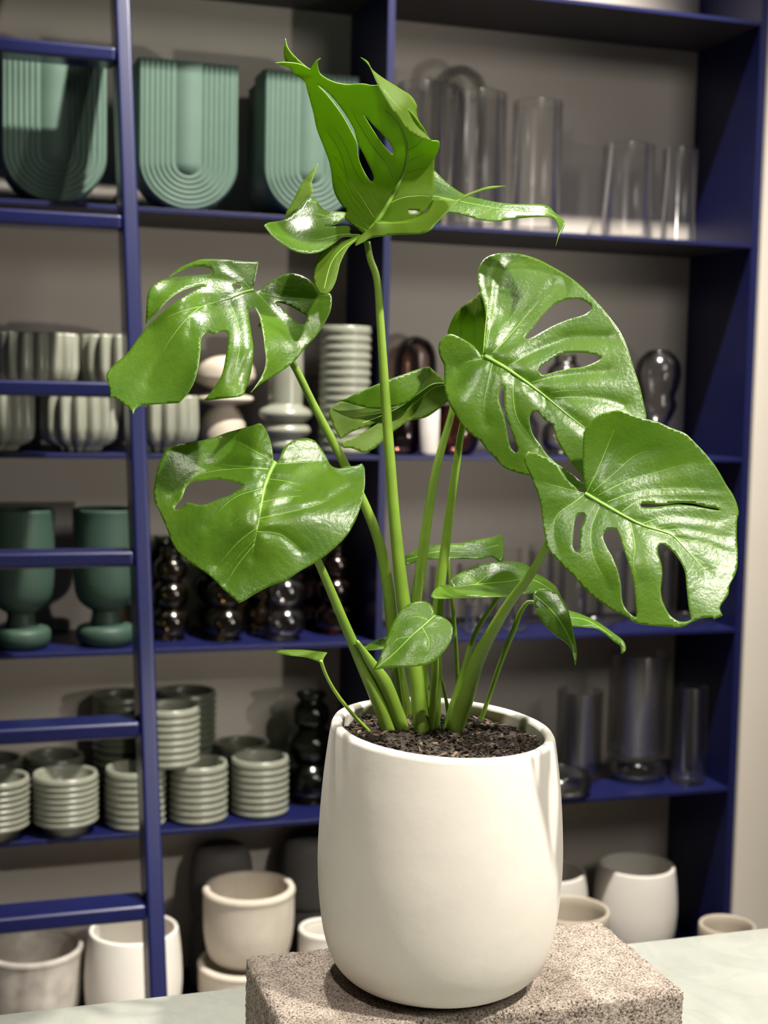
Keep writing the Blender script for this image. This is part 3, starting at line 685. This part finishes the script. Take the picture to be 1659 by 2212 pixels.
# --- small leaves low in the plant
H1 = Patch(ZF, [(745, 432), (740, 410), (725, 385), (690, 371), (640, 380), (600, 405), (565, 455), (540, 510), (520, 570), (490, 640), (466, 681, 1), (530, 668), (600, 665), (680, 660), (740, 640), (790, 590), (820, 540), (826, 490), (805, 458), (770, 438)],
    [(745, 432, -6.4), (466, 681, -9.2), (826, 490, -7.4), (640, 380, -5.6), (740, 640, -9.2), (640, 540, -8.2), (540, 520, -7.2)],
    midrib=[(745, 436), (690, 485), (640, 528), (560, 608), (480, 672)], veins=[[(720, 460), (660, 440), (590, 470)], [(690, 490), (720, 560), (690, 630)], [(640, 530), (580, 540), (540, 580)]], up=True, groove=.05, mw=4)
p1 = petiole([(939, 1330, 7), (942, 1400, 10), (940, 1460, 15), (928, 1590, 14)], -6.4, plant); blade([H1], p1)
H2a = Patch(ZF, [(830, 312), (812, 285), (820, 268), (850, 250), (920, 215), (1000, 198), (1090, 194), (1150, 205), (1190, 240), (1240, 270), (1285, 305), (1312, 355), (1290, 345), (1240, 324), (1190, 331), (1150, 338), (1080, 349), (950, 353), (830, 358), (745, 358), (729, 345), (745, 318), (780, 298), (815, 300)],
    [(830, 312, 1.4), (815, 270, 2.6), (1000, 198, 4.6), (1190, 235, 3.4), (729, 345, -1.4), (950, 353, -1.2), (1312, 355, -.6), (1000, 300, 1.8), (1190, 331, -1.2)],
    midrib=[(830, 308), (950, 295), (1060, 285), (1180, 275), (1300, 345)], veins=[[(930, 295), (985, 250), (1000, 215)]], up=True, groove=.08, mw=3)
H2b = Patch(ZF, [(1312, 355), (1290, 332), (1230, 321), (1195, 328), (1188, 352), (1197, 405), (1225, 462), (1270, 510), (1340, 562), (1362, 605), (1374, 662, 1), (1381, 620), (1376, 560), (1352, 450), (1335, 395)],
    [(1312, 355, -.6), (1195, 328, -1.6), (1374, 662, -3.4), (1225, 462, -3.0), (1376, 560, -2.0), (1290, 440, -3.0)],
    midrib=[(1195, 350), (1280, 428), (1345, 535), (1374, 640)], up=True, groove=.1, mw=4)
p2 = petiole([(1092, 1272, 8), (1070, 1300, 10), (1028, 1366, 11), (1003, 1440, 12), (972, 1540, 13), (962, 1586, 14)], 2.2, plant, STEMM); blade([H2a, H2b], p2)
H3 = Patch(ZF, [(596, 192), (620, 165), (700, 125), (800, 115), (870, 110), (940, 95), (1000, 85), (1036, 74), (1050, 90), (1056, 140), (1045, 196), (1012, 178), (990, 172), (950, 182), (880, 180), (780, 182), (700, 186), (620, 206)],
    [(596, 192, 4), (700, 125, 8.6), (1036, 74, 10), (1045, 196, 6.2), (880, 180, 6), (800, 115, 9), (1000, 150, 7)], midrib=[(620, 185), (760, 150), (900, 150), (1030, 120)], up=True, groove=.08, mw=3)
p3 = petiole([(968, 1206, 7), (976, 1290, 8), (984, 1380, 9), (989, 1480, 9), (994, 1578, 9)], 6.2, plant, STEM_Y); blade([H3], p3)
H4 = Patch(ZF, [(1300, 400), (1340, 411), (1400, 430), (1470, 462), (1540, 510), (1590, 550), (1601, 590), (1580, 606, 1), (1576, 572), (1550, 552), (1480, 497), (1420, 487), (1360, 482), (1300, 480)],
    [(1300, 400, 7.4), (1300, 480, 5), (1470, 462, 6.0), (1580, 606, 3.4), (1590, 550, 4), (1420, 487, 4.8)], midrib=[(1300, 445), (1420, 455), (1540, 530)], up=True, groove=.05, mw=2)
p4 = petiole([(1205, 1330, 6), (1150, 1300, 8), (1128, 1316, 11), (1110, 1360, 12), (1082, 1430, 11), (1058, 1500, 10), (1036, 1564, 10)], 7, plant, STEMM); blade([H4], p4)
H5 = Patch(ZF, [(28, 600, 1), (60, 590), (140, 589), (200, 594), (262, 601, 1), (247, 625), (240, 648), (222, 640), (170, 622), (90, 612)],
    [(28, 600, -2), (262, 601, -3), (240, 648, -4.6), (90, 612, -3), (140, 589, -1.6)], up=False, groove=.02)
p5 = petiole([(693, 1428, 8), (706, 1462, 7), (728, 1500, 8), (764, 1545, 8), (810, 1592, 8)], -4.4, plant, STEM_Y); blade([H5], p5)
H6 = Patch(ZF, [(418, 581, 1), (460, 556), (510, 535), (560, 530), (560, 575), (500, 586), (440, 590)], [(418, 581, 2), (560, 530, 4), (560, 575, 2), (500, 586, 1.6)], up=True)
p6 = petiole([(852, 1390, 7), (862, 1440, 8), (872, 1510, 9), (880, 1572, 9)], 2.5, plant, STEM_Y); blade([H6], p6)
# leafless sheath and young shoots
petiole([(771, 1385, 8), (800, 1430, 22), (831, 1476, 32), (860, 1550, 34), (876, 1590, 32)], -2.5, plant, STEMM, 'petiole_sheath')
petiole([(951, 1455, 5), (957, 1480, 7), (965, 1520, 8), (970, 1562, 8)], 3, plant, STEM_Y, 'young_shoot')
petiole([(1021, 1497, 5), (1014, 1530, 6), (1008, 1563, 7)], 1, plant, STEM_Y, 'young_shoot')

# ------------------------------------------------------------------ things on the shelves
def place(o, px, dy, z, rz=0):
    Y = D + dy; o.location = (x_for(px, Y, z), Y, z); o.rotation_euler = (0, 0, rz); return o
def mpp(px, dy, z):
    """metres per picture pixel at that spot"""
    Y = D + dy; return depth_of((x_for(px, Y, z), Y, z)) / F_PX
EPS = .0006

# U-shaped ribbed planters
def u_planter(W, H, T):
    zc = W * .47; V, Fc = [], []
    tmax = W / 2 * .73; nr = 7; sub = 6; rings = []
    for i in range(nr * sub + 1):
        t = tmax * i / (nr * sub); ph = (i % sub) / sub
        rings.append((t, .0050 * (1 - abs(math.sin(math.pi * ph)) ** .6)))        # groove depth
    rings.append((tmax + .0035, 0.0))
    ns, na = 8, 28
    def path(t):
        a = W / 2 - t; p = []
        for k in range(ns): p.append((-a, H - (H - zc) * k / ns))
        for k in range(na + 1):
            th = math.pi + math.pi * k / na; p.append((a * math.cos(th), zc + (zc - t * zc / (W / 2)) * math.sin(th)))
        for k in range(1, ns + 1): p.append((a, zc + (H - zc) * k / ns))
        return p
    L_ = len(path(0)); edge = .008
    rows = []
    def add(t, y):
        r = len(V); V.extend((x, y, z) for x, z in path(t)); rows.append(r); return r
    for side in (-1, 1):
        rr = []
        for t, g in rings:
            yy = side * (T / 2 - g - edge * max(0, 1 - t / .012) ** 2); rr.append(add(t, yy))
        for a, b in zip(rr[:-1], rr[1:]):
            for k in range(L_ - 1): Fc.append((a + k, a + k + 1, b + k + 1, b + k) if side < 0 else (a + k, b + k, b + k + 1, a + k + 1))
        last = rr[-1]; half = L_ // 2
        for k in range(half): Fc.append((last + k, last + k + 1, last + L_ - 2 - k, last + L_ - 1 - k) if side < 0 else (last + L_ - 1 - k, last + L_ - 2 - k, last + k + 1, last + k))
        if side < 0: f0 = rr[0]; fl = rr
        else: b0 = rr[0]; bl = rr
    for k in range(L_ - 1): Fc.append((f0 + k, b0 + k, b0 + k + 1, f0 + k + 1))
    # open top: lip and a cavity
    i0 = len(V); e = .012; x = W / 2
    V.extend([(-x + e, -T / 2 + e, H), (x - e, -T / 2 + e, H), (x - e, T / 2 - e, H), (-x + e, T / 2 - e, H)])
    V.extend([(-x + e, -T / 2 + e, zc), (x - e, -T / 2 + e, zc), (x - e, T / 2 - e, zc), (-x + e, T / 2 - e, zc)])
    fe = [r for r in fl] + [r + L_ - 1 for r in reversed(fl)]; be = [r for r in bl] + [r + L_ - 1 for r in reversed(bl)]
    Fc.append(tuple([i0, i0 + 1] + list(reversed(fe)))); Fc.append(tuple([i0 + 2, i0 + 3] + be))
    Fc.append((i0 + 3, i0, f0, b0)); Fc.append((i0 + 1, i0 + 2, b0 + L_ - 1, f0 + L_ - 1))
    for k in range(4): k2 = (k + 1) % 4; Fc.append((i0 + k2, i0 + k, i0 + 4 + k, i0 + 4 + k2))
    Fc.append((i0 + 4, i0 + 5, i0 + 6, i0 + 7))
    zmin = min(v[2] for v in V); V = [(x_, y_, z_ - zmin) for x_, y_, z_ in V]
    return V, Fc
uV, uF = u_planter(.243, .352, .125)
def new_u(): return from_py('ribbed_planter', uV, uF, GREEN_U, None, True)
u0 = new_u()
GU = 'U-shaped ribbed planters on the top shelf'
for i, (px, dy, lab) in enumerate([(397, .085, 'sage green U-shaped ribbed planter just right of the ladder rail on the top shelf'),
        (113, .085, 'sage green U-shaped ribbed planter seen through the ladder on the top shelf'),
        (658, .085, 'sage green U-shaped ribbed planter partly hidden by the topmost monstera leaf'),
        (640, .235, 'sage green U-shaped ribbed planter standing behind another beside the blue upright')]):
    o = u0 if i == 0 else u0.copy()
    if i: COL.objects.link(o)
    place(o, px, dy, SZ[1] + EPS); tag(o, lab, 'planter', GU)
for o in [o for o in COL.objects if o.name.startswith('ribbed_planter')]:
    for p in o.data.polygons: pass

# generic thing made of one lathe mesh
def turned(name, prof, m, px, dy, z, label, cat, group=None, flute=None, seg=56, rz=0):
    o = lathe(name, prof, m, None, seg, flute); place(o, px, dy, z + EPS, rz); return tag(o, label, cat, group)
def cyl_glass(r, h, wall=.004, base=.012, bulge=0):
    return [(.0005, 0), (r * .9, 0), (r * .98, .003), (r, .01), (r, h), (r - wall * .3, h + .0015), (r - wall, h), (r - wall, base + .006), (r * .85 - wall, base), (.0005, base)]
def rings_pot(r, h, n, amp=.03, foot=0):
    """straight pot with horizontal ribs"""
    o = []
    if foot: o += [(r * .70, 0), (r * .74, foot * .9), (r * .92, foot)]
    else: o += [(r * .90, 0)]
    z0 = foot; top = h
    for i in range(n):
        for t in (0, .25, .5, .75):
            z = z0 + (top - z0) * (i + t) / n; o.append((r * (1 - amp + amp * math.sin(math.pi * t) * 1.3), z + .001))
    o += [(r * .985, top), (r * .97, top + .004), (r * .88, top + .004), (r * .86, top - .004), (r * .85, h * .2 + foot), (.0005, h * .2 + foot)]
    return [(.0005, 0)] + o

# top right: clear cylinders
GC = 'clear glass cylinders on the top right shelf'
s1 = SZ[1]
for px, dy, w_, h_, lab in [(1024, .085, 128, 288, 'tall wide clear glass cylinder vase second from the blue centre upright'),
        (1154, .085, 108, 278, 'tall clear glass cylinder vase above the long pointed leaf tip, top right shelf'),
        (905, .085, 110, 300, 'tall clear glass cylinder vase partly behind the topmost monstera leaf'),
        (1352, .15, 110, 205, 'short clear glass cylinder vase with a pale band showing through, top right shelf'),
        (1462, .16, 74, 205, 'narrow short clear glass cylinder vase next to the right blue panel, top shelf')]:
    k = mpp(px, dy, s1)
    turned('glass_cylinder_vase', cyl_glass(w_ / 2 * k, h_ * k), CLEAR, px, dy, s1, lab, 'vase', GC)
k = mpp(985, .26, s1)
turned('glass_dome', smooth_prof([(.075, 0), (.075, .2), (.074, .38), (.06, .43), (.026, .455), (.001, .46)], 6) + [(.001, .457), (.024, .451), (.057, .427), (.071, .38), (.072, .2), (.072, .002)], CLEAR, 985, .245, s1,
       'large clear glass dome behind the tall cylinders on the top right shelf', 'dome')

# fluted pots, pyramid of five on the middle left shelf
def fluted_pot(W, H):
    r = W / 2
    return [(.0005, .0), (r * .55, 0), (r * .6, .010), (r * .62, .014), (r * .84, .022), (r * .95, .034), (r, .06), (r * .99, H * .72), (r * .97, H - .006), (r * .95, H), (r * .88, H), (r * .86, H - .006), (r * .86, .05), (.0005, .045)]
s2 = SZ[2]; GF = 'fluted sage pots stacked in a pyramid'
FH = .142
flp = fluted_pot(.18, FH); fv, ff = lathe_data(flp, 168, (15, .20))
fl0 = from_py('fluted_pot', fv, ff, SAGE)
for i, (px, dy, z, lab) in enumerate([(170, .12, 0, 'fluted sage pot in the bottom row, centred below the ladder rung'), (-12, .12, 0, 'fluted sage pot in the bottom row at the left picture edge'),
        (345, .12, 0, 'fluted sage pot in the bottom row right of the ladder rail'), (85, .12, FH + .001, 'fluted sage pot on top of the stack, left one of the upper row'),
        (258, .12, FH + .001, 'fluted sage pot on top of the stack beside the ladder rail')]):
    o = fl0 if i == 0 else fl0.copy()
    if i: COL.objects.link(o)
    place(o, px, dy, s2 + EPS + z, .3 * i); tag(o, lab, 'pot', GF)

# cream tiered vase, bubble vase, ribbed vase
k = mpp(480, .13, s2)
turned('tiered_vase', smooth_prof([(.035, 0), (.05, .005), (.058, .03), (.058, .06), (.052, .085), (.04, .105), (.034, .118), (.06, .124), (.078, .130), (.078, .140), (.05, .148), (.032, .156), (.05, .165), (.078, .182), (.082, .2), (.076, .225), (.055, .244), (.02, .252), (.001, .253)], 5), CREAM, 482, .22, s2,
       'cream stoneware tiered vase seen through the gap in the upper left leaf', 'vase')
turned('bubble_vase', smooth_prof([(.03, 0), (.045, .003), (.058, .016), (.056, .03), (.047, .038), (.058, .045), (.066, .058), (.058, .072), (.047, .078), (.058, .084), (.069, .098), (.062, .112), (.045, .122), (.044, .14), (.045, .2), (.044, .262), (.041, .266), (.038, .262), (.038, .14), (.001, .13)], 4), SAGE, 615, .12, s2,
       'sage glazed vase with ringed base and straight neck behind the petiole', 'vase')
turned('ribbed_vase', rings_pot(.066, .322, 15, .05), SAGE, 742, .075, s2, 'tall pale sage vase with many horizontal ribs left of the centre upright', 'vase')
turned('glass_tumbler', cyl_glass(.035, .2), CLEAR, 692, .27, s2, 'clear glass tumbler between the ringed vase and the tall ribbed vase', 'tumbler')

# middle right: glass
turned('glass_cloche', smooth_prof([(.058, 0), (.058, .1), (.06, .2), (.056, .265), (.04, .3), (.012, .315), (.001, .316)], 6) + [(.001, .312), (.036, .296), (.052, .262), (.055, .2), (.054, .002)], MAUVE, 893, .262, s2, 'mauve brown glass cloche right of the centre upright on the middle shelf', 'cloche')
def bubbles(rs, r0, wall=.003):
    pts = [(r0 * .8, 0)]; z = .004
    for r in rs:
        pts += [(r * .62, z), (r * .93, z + r * .35), (r, z + r * .75), (r * .93, z + r * 1.15), (r * .62, z + r * 1.5)]; z += r * 1.5
    return pts, z
def bubble_glass(rs, r0, neck):
    pts, z = bubbles(rs, r0); pts += [(neck, z + .012), (neck, z + .02)]
    return vessel(pts, .003, .008, 4)
turned('bubble_glass_vase', smooth_prof([(.03, 0), (.032, .03), (.03, .08), (.045, .11), (.056, .14), (.05, .165), (.058, .19), (.065, .23), (.058, .265), (.035, .29), (.02, .296)], 5) + [(.018, .294), (.032, .287), (.054, .262), (.061, .23), (.054, .19), (.046, .165), (.052, .14), (.041, .11), (.026, .08), (.028, .03), (.027, .005)], SMOKE, 1415, .16, s2,
       'smoky glass vase of two bubbles beside the right blue panel', 'vase')
turned('bubble_glass_vase', bubble_glass([.06, .056, .05], .05, .03), SMOKE, 1215, .15, s2, 'smoky bubble glass vase seen through the slits of the upper right leaf', 'vase')
turned('glass_bowl', vessel([(.03, 0), (.05, .01), (.062, .05), (.058, .1), (.05, .13)], .003, .006, 5), BROWN, 985, .1, s2, 'red-brown glass jar below the left edge of the upper right leaf', 'jar')
turned('candle_cylinder', cyl_glass(.026, .12), simple('frosted_white_glass', (.62, .58, .54), .5, .4), 926, .035, s2, 'frosted pale cylinder between the brown glass jars', 'cylinder')
turned('glass_bowl', vessel([(.03, 0), (.05, .01), (.060, .045), (.055, .09), (.048, .115)], .003, .006, 5), BROWN, 864, .11, s2, 'red-brown glass jar beside the tall central petiole', 'jar')

# lower middle left: pedestal planters
s3 = SZ[3]
def pedestal(px, dy, lab, label):
    t = empty('pedestal_planter', (0, 0, 0)); place(t, px, dy, s3 + EPS); tag(t, lab, 'planter', 'deep green pedestal planters')
    cup = vessel([(.03, .085), (.045, .092), (.066, .112), (.076, .145), (.079, .2), (.079, .3), (.081, .335)], .007, .12, 6)
    v, f = lathe_data([(r, z) for r, z in cup], 144, (48, .03)); from_py('cup', v, f, GREEN_D, t)
    lathe('stem', [(.0005, .045), (.04, .045), (.035, .06), (.032, .075), (.034, .0855), (.0005, .0855)], GREEN_D, t, 40)
    lathe('base_dish', smooth_prof([(.0005, 0), (.05, 0), (.066, .008), (.072, .026), (.068, .044), (.05, .05), (.0005, .051)], 4), GREEN_D, t, 56)
pedestal(228, .1, 'deep green ribbed pedestal planter just left of the ladder rail', 1)
pedestal(45, .1, 'deep green ribbed pedestal planter at the left picture edge', 2)

GB = 'bubble glass vases on the lower middle shelf'
for px, dy, rs, m, lab in [(368, .14, [.05, .046, .042], AMBER, 'dark amber bubble glass vase right beside the ladder rail'), (487, .1, [.052, .046, .04], AMBER, 'dark amber bubble glass vase below the tip of the lower left leaf'),
        (614, .08, [.053, .05, .045], SMOKE, 'grey smoky bubble glass vase below the lower left leaf'), (722, .14, [.05, .046, .042], BROWN, 'red-brown bubble glass vase behind the lower left petiole'),
        (352, .27, [.047, .052, .05], DKGLASS, 'dark olive glass vase at the back behind the amber one'), (558, .265, [.045, .05, .045], AMBER, 'dark amber bubble glass vase in the back row between two others'), (462, .27, [.045, .05, .045], DKGLASS, 'dark olive glass vase in the back row behind the leaf tip'), (668, .26, [.045, .05, .045], BROWN, 'red-brown bubble glass vase in the back row of the lower middle shelf')]:
    turned('bubble_glass_vase', bubble_glass(rs, rs[0] * .9, .026), m, px, dy, s3, lab, 'vase', GB)

GT = 'clear glassware on the lower right shelf'
def goblet(r, h): return vessel([(r * .8, 0), (r * .85, .004), (r * .3, .012), (r * .25, h * .35), (r * .6, h * .45), (r, h * .65), (r * .95, h)], .002, h * .44, 4)
def tumbler(r, h): return cyl_glass(r, h, .003, .014)
for px, dy, kind, r, h, lab in [(880, .2, 'goblet', .033, .2, 'clear goblet just right of the tall central petiole'), (948, .22, 'tumbler', .03, .16, 'clear tumbler between the two thin central petioles'), (1010, .18, 'goblet', .035, .17, 'clear goblet below the small back leaf'), (1085, .2, 'tumbler', .034, .15, 'clear tumbler behind the dark drooping leaf'),
        (1030, .08, 'tumbler', .034, .075, 'low clear glass near the shelf edge between thin stems'), (1110, .09, 'tumbler', .036, .07, 'low clear glass near the shelf edge right of the thick petiole'), (1165, .2, 'tumbler', .036, .2, 'tall clear tumbler above the drooping leaf'), (1235, .2, 'tumbler', .042, .21, 'tall clear tumbler left of the lower right leaf'), (1320, .2, 'tumbler', .045, .2, 'tall clear tumbler seen through the first long slit of the lower right leaf'), (1425, .27, 'tumbler', .045, .19, 'tall clear tumbler seen through the last slit of the lower right leaf')]:
    turned('glass_' + kind, (goblet if kind == 'goblet' else tumbler)(r, h), CLEAR, px, dy, s3, lab, kind, GT, seg=32)
turned('glass_plate', vessel([(.04, 0), (.065, .008), (.085, .02)], .004, .005, 4), CLEAR, 1482, .10, s3, 'flat clear glass plate by the right blue panel', 'plate')
turned('glass_plate', vessel([(.03, 0), (.05, .008), (.06, .018)], .004, .005, 4), CLEAR, 1285, .1, s3, 'small clear glass dish left of the big slits of the leaf', 'dish')

# bottom-but-one shelf
s4 = SZ[4]; GS = 'ribbed sage pots on the second lowest shelf'
def rp_ob(scale, m, px, dy, z, lab, foot=False):
    prof = rings_pot(.0745 * scale, .143, 8, .07, .025 if foot else 0)
    return turned('ribbed_pot', prof, m, px, dy, z, lab, 'pot', GS)
rp_ob(1, SAGE, 560, .1, s4, 'pale sage ribbed pot rightmost in the front row of the second lowest shelf')
rp_ob(1, SAGE, 427, .085, s4, 'pale sage ribbed pot immediately right of the ladder rail, front row')
rp_ob(1, SAGE, 292, .075, s4, 'pale sage ribbed pot partly hidden behind the ladder rail, front row')
rp_ob(1, SAGE, 366, .085, s4 + .149, 'pale sage ribbed pot stacked across two others behind the ladder rail')
rp_ob(1.06, SAGE, 141, .06, s4, 'pale sage ribbed pot on a dark foot seen through the ladder', True)
rp_ob(1.06, SAGE, -8, .06, s4, 'pale sage ribbed pot on a foot at the left picture edge', True)
rp_ob(.95, SAGE_D, 520, .255, s4, 'dark olive ribbed pot behind the rightmost pale one')
rp_ob(.95, SAGE_D, 400, .25, s4, 'dark olive ribbed pot carrying another at the back right of the ladder rail')
rp_ob(1.0, SAGE_D, 405, .25, s4 + .149, 'dark olive ribbed pot topmost at the back, right of the ladder rail')
rp_ob(.95, SAGE_D, 262, .245, s4, 'dark olive ribbed pot carrying another at the back left of the ladder rail')
rp_ob(1.0, SAGE_D, 262, .245, s4 + .149, 'dark olive ribbed pot topmost at the back, left of the ladder rail')
rp_ob(1.0, SAGE_D, 118, .24, s4, 'dark olive ribbed pot behind the footed pale one')
rp_ob(1.0, SAGE_D, -15, .24, s4, 'dark olive ribbed pot in the back left corner')
turned('bubble_glass_vase', bubble_glass([.068, .06, .05], .06, .04), DKGLASS, 668, .17, s4, 'dark green bubble glass vase left of the white pot rim', 'vase')
GCL = 'clear cylinders on the second lowest shelf'
for px, dy, w_, h_, lab in [(1248, .2, 100, 190, 'clear glass cylinder vase right of the plant pot rim'), (1373, .16, 128, 225, 'wide clear glass cylinder vase set on a round glass foot'), (1485, .08, 74, 210, 'clear glass cylinder vase against the right blue panel, lower shelf')]:
    kk = mpp(px, dy, s4); zz = s4 + (.062 if px == 1373 else 0)
    turned('glass_cylinder_vase', cyl_glass(w_ / 2 * kk, h_ * kk), CLEAR, px, dy, zz, lab, 'vase', GCL)
turned('glass_candle_bowl', vessel([(.04, 0), (.07, .006), (.088, .025), (.085, .05), (.075, .06)], .004, .006, 5), CLEAR, 1373, .16, s4, 'round clear glass bowl under the wide cylinder vase', 'bowl')
turned('glass_bowl', vessel([(.04, 0), (.066, .006), (.08, .025), (.075, .06)], .004, .006, 5), SMOKE, 1215, .06, s4, 'smoky glass bowl half hidden by the big white pot, second lowest shelf', 'bowl')

# bottom shelf: pots
s5 = SZ[5]
GP = 'white pots on the bottom shelf'
wp0 = make_pot('white_pot', WHITEM, None, seg=72)
for i, (px, dy, z, sc, lab) in enumerate([(1368, .13, 0, 1, 'large plain white pot at the foot of the right blue panel'), (1175, .15, 0, 1, 'plain white pot mostly hidden right behind the monstera pot'), (288, .02, 0, 1, 'large plain white pot behind the ladder rail on the bottom shelf')]):
    o = wp0 if i == 0 else wp0.copy()
    if i: COL.objects.link(o)
    place(o, px, dy, s5 + EPS + z); tag(o, lab, 'pot', GP)
def round_pot(r, h, wall=.016): return vessel([(r * .62, 0), (r * .78, .004), (r * .92, h * .14), (r, h * .4), (r * 1.02, h * .65), (r * 1.02, h * .9), (r * 1.04, h * .97), (r * 1.03, h)], wall, .02, 6)
def turned_floor(name, prof, m, px, Y, z, lab, cat, group=None):
    o = lathe(name, prof, m, None, 64); o.location = (x_for(px, Y, z), Y, z); return tag(o, lab, cat, group)
turned('concrete_pot', round_pot(.117, .13), CONC_BEIGE, 528, .03, s5, 'beige concrete pot at the bottom of the stack beside the block', 'pot', 'beige concrete pots')
turned('concrete_pot', round_pot(.114, .185, .018), CONC_BEIGE, 536, .03, s5 + .137, 'beige concrete pot with thick rim stacked on another', 'pot', 'beige concrete pots')
turned('concrete_pot', round_pot(.118, .195, .012), CONC_GREY, 72, .1, s5, 'mottled grey concrete pot below the lowest visible ladder rung', 'pot')
def dome_pot(r, h):
    o = smooth_prof([(r * .97, 0), (r, .012), (r * 1.0, h * .45), (r * .95, h * .72), (r * .82, h * .92), (r * .6, h), (.0005, h)], 5)
    i = [(max(a - .012, .0004), b - .012) for a, b in reversed(o) if b > .02]
    return [(r * .85, 0)] + o + i + [(r * .85, .0005)]
GD = 'upturned dark grey pots at the back of the bottom shelf'
for px, z, h, m, lab in [(478, 0, .195, CONC_DARK, 'charcoal upturned pot at the bottom, behind the beige stack'), (478, .196, .175, CONC_DARK, 'charcoal upturned pot on top, behind the rim of the beige stack'),
        (668, 0, .195, CONC_DARK, 'charcoal upturned pot at the bottom, behind the white ring-rimmed pot'), (668, .196, .185, CONC_DARK, 'charcoal upturned pot on top, just left of the big white pot')]:
    turned('upturned_pot', dome_pot(.085, h), m, px, .235, s5 + z, lab, 'pot', GD)
turned('white_bowl_pot', round_pot(.068, .195, .012), WHITEM, 700, .03, s5, 'small white pot with thick rim between the concrete block and the beige stack', 'pot')
def tall_pot(r, h): return vessel([(r * .8, 0), (r * .9, .01), (r * .97, h * .5), (r, h)], .009, .03, 6)
turned_floor('tall_pot', tall_pot(.102, .39), CREAM, 1222, 3.2, .001, 'tall cream floor pot whose rim shows behind the right edge of the concrete block', 'pot')
turned_floor('tall_pot', tall_pot(.074, .345), CREAM, 1560, 3.1, .001, 'cream floor pot whose rim peeks over the marble counter at far right', 'pot')
